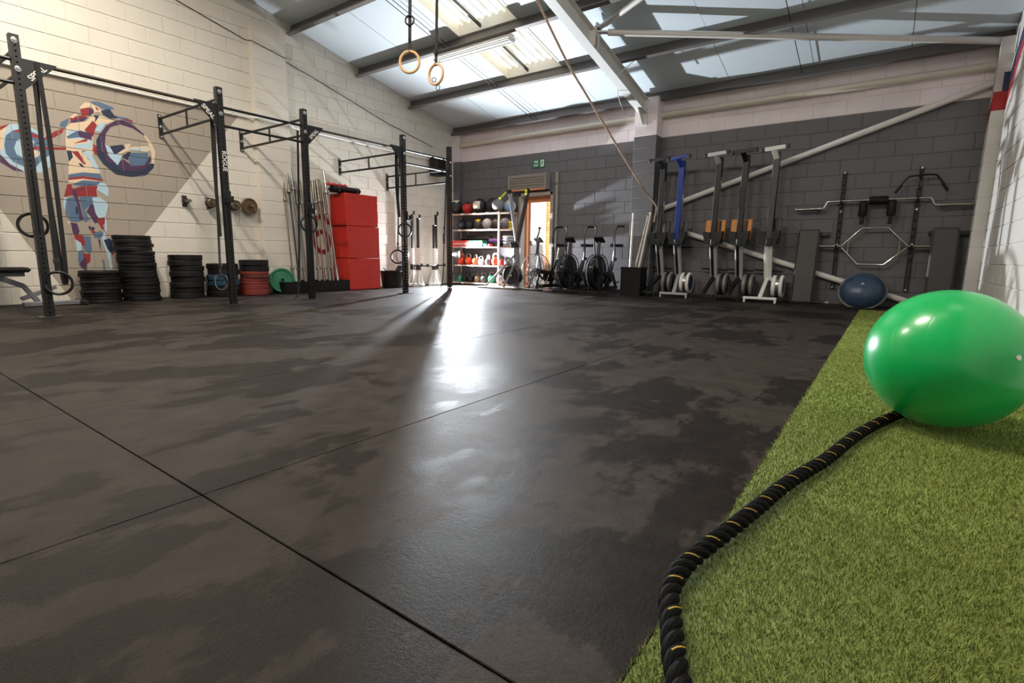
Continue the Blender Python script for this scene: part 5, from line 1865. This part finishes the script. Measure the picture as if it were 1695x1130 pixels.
SILV = mat('rower_silver_paint', (176, 176, 178), .38, .3, .06)
DKRIM = mat('rower_grey_rim', (120, 116, 112), .45, .1)
rower(5.37, 'black rowing machine stood on end, leftmost beside the pilaster', BM, BM, SILV, BM, BRUB, DKRIM, PAD, -.08, .20)
rower(5.71, 'rowing machine with blue rail and white and blue flywheel stood on end', BLUEP, BLUEP, SILV, SILV, BLUEP, WHITE, PAD, .10, .25)
rower(6.35, 'rowing machine with black rail, silver top foot and orange foot boards', BM, SILV, SILV, BM, BRUB, DKRIM, PLY, -.03, .195)
rower(6.775, 'rowing machine with black rail, black top foot and orange foot boards', BM, BM, SILV, BM, BRUB, DKRIM, PLY, -.05, .195)
rower(7.235, 'rowing machine with dark grey rail and white flywheel, rightmost', DGREY, WHITE, RAFT, WHITE, DGREY, WHITE, PAD, .0, .25)

# ------------------------------------------------------------------ flat benches leaning on the wall
for (x, lab, a) in ((7.79, 'flat dark padded bench stood on end left of the hanging bars', 0.0), (9.50, 'flat dark padded bench stood on end in the right corner', 0.0)):
    t = thing('flat_bench', lab, 'bench', None, 0, 'padded benches leaning on the wall', TR(x, -.30, 0) @ RX(-.13))
    m = MB()
    m.box((0, 0, .60), (.31, .075, 1.19), None, .028)
    m.build('pad', PAD, t)
    m = MB()
    m.box((0, .06, .60), (.07, .05, 1.1), None, .004)
    m.build('spine', BM, t)
    for z in (.05, 1.13):
        m = MB()
        m.box((.04, .095, z), (.46, .05, .06), None, .006)
        m.build('foot', BM, t)

# ------------------------------------------------------------------ hanging bars on the back wall
for (x, lab) in ((8.18, 'tall black slotted hanging rail, left one on the back wall'), (9.13, 'tall black slotted hanging rail, right one on the back wall')):
    t = thing('hanging_rail', lab, 'rail', (x, -.012, 0))
    for s in (-1, 1):
        m = MB()
        m.box((s * .02, -.012, 1.16), (.012, .03, 1.82), None, .002)
        m.build('side_strip', BM, t)
    for q in range(12):
        m = MB()
        m.box((0, -.02, 2.0 - q * .115), (.045, .03, .035), None, .004)
        m.build('slot_bridge', BM, t)
    for z in (2.05, 1.46, .95, .27):
        m = MB()
        m.lathe([(0, 0), (.018, 0), (.016, .008), (0, .009)], 12, TR(0, -.036, z) @ RX(PI / 2))
        m.build('screw_washer', CHROME, t)
    for z in ((1.57, .885) if x < 9 else (1.90, 1.57, .885)):
        m = MB()
        m.tube([(0, -.02, z), (0, -.15, z + .005), (0, -.165, z + .05)], .011, 8)
        m.build('hook', BM, t)
t = thing('safety_squat_bar', 'silver cambered squat bar with black shoulder pads hung on the rails', 'barbell', (0, -.115, 0))
m = MB()
m.tube(smooth_path([(7.90, 0, 1.507), (7.945, 0, 1.515), (7.985, 0, 1.59), (8.05, 0, 1.612), (8.65, 0, 1.612), (9.20, 0, 1.612), (9.285, 0, 1.595), (9.325, 0, 1.52), (9.375, 0, 1.507), (9.40, 0, 1.505)], 6), .016, 12)
m.build('shaft', CHROME, t)
for (a, b) in ((7.545, 7.92), (9.39, 9.765)):
    m = MB()
    m.lathe([(0, 0), (.025, 0), (.025, b - a), (0, b - a)], 16, TR(a, 0, 1.507) @ RY(PI / 2))
    sv = m.build('sleeve', STEEL, t)
    m = MB()
    m.lathe([(0, 0), (.038, 0), (.038, .05), (0, .05)], 16, TR(b - .05 if a < 8 else a, 0, 1.507) @ RY(PI / 2))
    m.build('collar', STEEL, sv)
m = MB()
m.lathe([(0, 0), (.055, 0), (.062, .01), (.062, .23), (.055, .24), (0, .24)], 24, TR(8.54, 0, 1.605) @ RY(PI / 2))
m.build('neck_pad', BRUB, t)
for x in (8.475, 8.83):
    m = MB()
    m.lathe([(0, 0), (.05, 0), (.055, .01), (.055, .21), (.05, .22), (0, .22)], 20, TR(x, -.03, 1.37))
    sp_ = m.build('shoulder_pad', BRUB, t)
    m = MB()
    m.lathe([(0, 0), (.025, 0), (.028, .01), (.024, .13), (0, .13)], 14, TR(x, -.03, 1.25))
    m.build('handle', BM, sp_)
t = thing('hex_trap_bar', 'silver hexagonal trap bar hung on the wall rails', 'trap bar', (0, -.125, 0))
m = MB()
hexp = [(8.235, 0, .92), (8.495, 0, 1.195), (8.82, 0, 1.195), (9.09, 0, .92), (8.82, 0, .645), (8.48, 0, .645)]
m.tube(hexp, .014, 10, True)
m.build('hex_frame', CHROME, t)
for (a, b) in ((7.955, 8.25), (9.075, 9.36)):
    m = MB()
    m.lathe([(0, 0), (.023, 0), (.023, b - a), (0, b - a)], 14, TR(a, 0, .92) @ RY(PI / 2))
    m.build('sleeve', STEEL, t)
for x in (8.335, 8.985):
    m = MB()
    m.tube([(x, 0, 1.03), (x, -.0, .81)], .012, 10)
    gr = m.build('grip_bar', STEEL, t)
    m = MB()
    m.lathe([(0, 0), (.019, 0), (.019, .12), (0, .12)], 12, TR(x, 0, .86))
    m.build('knurled_grip', OLDST, gr)
t = thing('lat_bar', 'bent black pull-down bar hung high on the right rail', 'bar', (0, -.12, 0))
m = MB()
m.tube(smooth_path([(8.85, 0, 1.715), (8.95, 0, 1.87), (9.0, 0, 1.925), (9.13, 0, 1.935), (9.27, 0, 1.935), (9.33, 0, 1.90), (9.45, 0, 1.715)], 6), .014, 10)
m.build('bar', BM, t)
for x in (8.86, 9.44):
    m = MB()
    s = 1 if x < 9 else -1
    m.tube([(x - s * .012, 0, 1.70), (x + s * .06, 0, 1.81)], .018, 10)
    m.build('grip', BRUB, t)

# balance dome
k = NT('dome_blue_vinyl')
tc = k.n('ShaderNodeTexCoord').outputs['Object']
k.l(k.mix(k.noise(6, 3, tc), lin((44, 62, 82)), lin((60, 82, 106))), k.b.inputs['Base Color'])
k.b.inputs['Roughness'].default_value = .3
wv = k.n('ShaderNodeTexWave', wave_type='RINGS', rings_direction='Z')
wv.inputs['Scale'].default_value = 14
k.l(tc, wv.inputs['Vector'])
k.bump(wv.outputs[1], .18, .003)
DOME = k.m
Mb = TR(8.60, -.285, .235) @ RX(math.radians(56))
t = thing('balance_dome', 'dark blue half-ball balance trainer with grey rim leaning on the back wall', 'balance trainer', None, 0, None, Mb)
m = MB()
m.lathe([(.30, 0), (.298, .03), (.27, .10), (.21, .17), (.12, .21), (.05, .222), (0, .224)], 44)
m.build('dome', DOME, t)
m = MB()
m.lathe([(0, -.05), (.28, -.05), (.31, -.04), (.322, -.02), (.322, .0), (.308, .012), (.295, .012)], 44)
m.build('base_rim', mat('dome_rim_grey', (112, 108, 110), .45), t)
m = MB()
m.lathe([(0, .223), (.022, .223), (.02, .228), (0, .229)], 14)
m.build('valve', LGREY, t)
t = thing('pull_rope_hook', 'small white floor box at the foot of the back wall', 'socket', (8.13, -.05, 0))
m = MB()
m.box((0, 0, .02), (.05, .03, .03), None, .004)
m.build('box', WHITE, t)
m = MB()
m.box((0, -.016, .02), (.02, .003, .012))
m.build('face', DGREY, t)

# ------------------------------------------------------------------ exercise ball
k = NT('green_ball_vinyl')
tc = k.n('ShaderNodeTexCoord').outputs['Object']
mpn = k.n('ShaderNodeMapping')
k.l(tc, mpn.inputs[0])
ln_ = k.n('ShaderNodeVectorMath', operation='DOT_PRODUCT')
ln_.inputs[1].default_value = (0.62, -0.72, 0.22)
k.l(tc, ln_.inputs[0])
sn = k.math('SINE', k.math('MULTIPLY', ln_.outputs['Value'], 2 * PI / 0.052))
gr_ = k.math('POWER', k.math('ABSOLUTE', k.math('SINE', k.math('MULTIPLY', ln_.outputs['Value'], PI / 0.105))), 0.08)
k.l(k.mix(k.noise(5, 3, tc), lin((4, 164, 80)), lin((16, 184, 94))), k.b.inputs['Base Color'])
k.b.inputs['Roughness'].default_value = 0.27
k.b.inputs['Coat Weight'].default_value = 0.25
k.b.inputs['Coat Roughness'].default_value = 0.12
k.bump(gr_, 0.25, 0.004)
BR = 0.29
t = thing('exercise_ball', 'large glossy green exercise ball resting on the turf', 'ball', (9.14, -7.07, 0.010))
m = MB()
m.ball((0, 0, BR), BR, 72, 48)
m.build('shell', k.m, t)
q = Vector((0.60, -0.70, 0.20)).normalized()
m = MB()
m.lathe([(0, 0), (.009, 0), (.010, .003), (0, .004)], 14, TR(*(Vector((0, 0, BR)) + q * (BR - .001))) @ q.to_track_quat('Z', 'Y').to_matrix().to_4x4())
m.build('valve_plug', WHITE, t)

# ------------------------------------------------------------------ battle rope
ROPE = mat('black_braided_rope', (7, 6, 6), .8, 0, .35, 60, .5)
ROPE.node_tree.nodes['Principled BSDF'].inputs['Specular IOR Level'].default_value = 0.15
YTH = mat('yellow_tracer_thread', (206, 170, 60), .6)
path = [(8.80, -9.40), (8.735, -9.21), (8.704, -9.127), (8.674, -9.064), (8.640, -8.978), (8.614, -8.913), (8.606, -8.827), (8.618, -8.727), (8.639, -8.624), (8.661, -8.516), (8.686, -8.38), (8.714, -8.22), (8.755, -8.05), (8.80, -7.88), (8.862, -7.56), (8.93, -7.30), (8.997, -7.091), (9.05, -6.90), (9.10, -6.5), (9.14, -5.9)]
P = smooth_path([(x, y, .029) for x, y in path], 6)
# resample evenly
seg = [0.0]
for a, b in zip(P[:-1], P[1:]):
    seg.append(seg[-1] + (b - a).length)
tot = seg[-1]
NS = int(tot / 0.007)
Q = []
j = 0
for i in range(NS + 1):
    s_ = tot * i / NS
    while j < len(seg) - 2 and seg[j + 1] < s_:
        j += 1
    f_ = (s_ - seg[j]) / max(1e-9, seg[j + 1] - seg[j])
    Q.append(P[j].lerp(P[j + 1], f_))
t = thing('battle_rope', 'thick black battle rope with yellow tracer winding over the turf edge under the ball', 'rope', (0, 0, 0))
PITCH_R = 0.105
strands = []
for st in range(3):
    pts = []
    for i, p in enumerate(Q):
        tg = (Q[min(i + 1, NS)] - Q[max(i - 1, 0)]).normalized()
        n1_ = Vector((-tg.y, tg.x, 0))
        ph = 2 * PI * (tot * i / NS / PITCH_R + st / 3)
        pts.append(p + (n1_ * math.cos(ph) + Vector((0, 0, 1)) * math.sin(ph)) * 0.0104)
    m = MB()
    m.tube(pts, 0.0120, 9)
    sto = m.build('strand', ROPE, t)
    strands.append((pts, sto))
pts, sto = strands[0]
m = MB()
for i in range(4, NS - 6):
    p = pts[i]
    out = p - Q[i]
    if out.z > 0.0084:
        tg = (Q[i + 1] - Q[i - 1]).normalized()
        sd = tg.cross(Vector((0, 0, 1)))
        o_n = out.normalized()
        a = p + o_n * 0.0116
        b = pts[i + 1] + (pts[i + 1] - Q[i + 1]).normalized() * 0.0116
        m.tube([a, b], .0016, 5)
m.build('tracer_thread', YTH, t)

# ------------------------------------------------------------------ wooden rings and climbing rope
for (x, y, z, lab, yaw) in ((4.60, -5.82, 2.69, 'wooden gymnastic ring on a black strap, left one near the roof', .5), (4.60, -5.43, 2.675, 'wooden gymnastic ring on a black strap, right one near the roof', .02)):
    t = gym_ring('gymnastic_ring', lab, (x, y, z), .104, .0145, (x + .02, y + .05, roof(y) - .19), RWOOD, yaw, 'wooden rings hanging from the roof', .032)
    if y > -5.5:
        m = MB()
        m.ring(.028, .004, 20, 6, TR(0.01, .02, -.135) @ RZ(yaw) @ RX(PI / 2))
        m.ring(.022, .004, 20, 6, TR(-.01, -.02, -.06) @ RZ(yaw + .6) @ RX(PI / 2))
        m.build('cable_loop', BM, t)
    else:
        m = MB()
        m.ring(.045, .010, 20, 8, TR(0.01, .0, .40) @ RZ(yaw) @ RX(PI / 2))
        m.build('cable_loop', BM, t)
# climbing rope pulled aside and tied behind the first rower
CR = mat('climbing_rope_hemp', (178, 148, 126), .8, 0, .25, 80, .4)
P = smooth_path([(4.70, -4.26, 4.42), (4.789, -3.732, 4.007), (4.844, -3.406, 3.7), (4.907, -3.032, 3.363), (4.972, -2.642, 3.084), (5.044, -2.217, 2.778), (5.187, -1.366, 2.175), (5.274, -0.852, 1.843), (5.33, -0.50, 1.64), (5.325, -0.475, 1.58), (5.30, -0.475, 1.35)], 10)
NS = 260
seg = [0.0]
for a, b in zip(P[:-1], P[1:]):
    seg.append(seg[-1] + (b - a).length)
tot = seg[-1]
Q, j = [], 0
for i in range(NS + 1):
    s_ = tot * i / NS
    while j < len(seg) - 2 and seg[j + 1] < s_:
        j += 1
    Q.append(P[j].lerp(P[j + 1], (s_ - seg[j]) / max(1e-9, seg[j + 1] - seg[j])))
t = thing('climbing_rope', 'thin brown climbing rope slanting from the roof to the pilaster by the rowers', 'rope', (0, 0, 0))
for st in range(3):
    pts = []
    for i, p in enumerate(Q):
        tg = (Q[min(i + 1, NS)] - Q[max(i - 1, 0)]).normalized()
        n1_ = tg.cross(Vector((0, 0, 1))).normalized()
        n2_ = tg.cross(n1_)
        ph = 2 * PI * (tot * i / NS / 0.12 + st / 3)
        pts.append(p + (n1_ * math.cos(ph) + n2_ * math.sin(ph)) * 0.0085)
    m = MB()
    m.tube(pts, 0.0095, 6)
    m.build('strand', CR, t)

m = MB()
m.tube(smooth_path([(4.835, -1.30, 3.56), (4.825, -1.257, 3.52), (4.82, -1.164, 3.376), (4.82, -0.972, 3.242), (4.82, -0.728, 3.173)], 6), .006, 6)
tag(m.build('loose_cable', WHITE), 'loose white cable dangling from the foot of the rafter', 'cable')
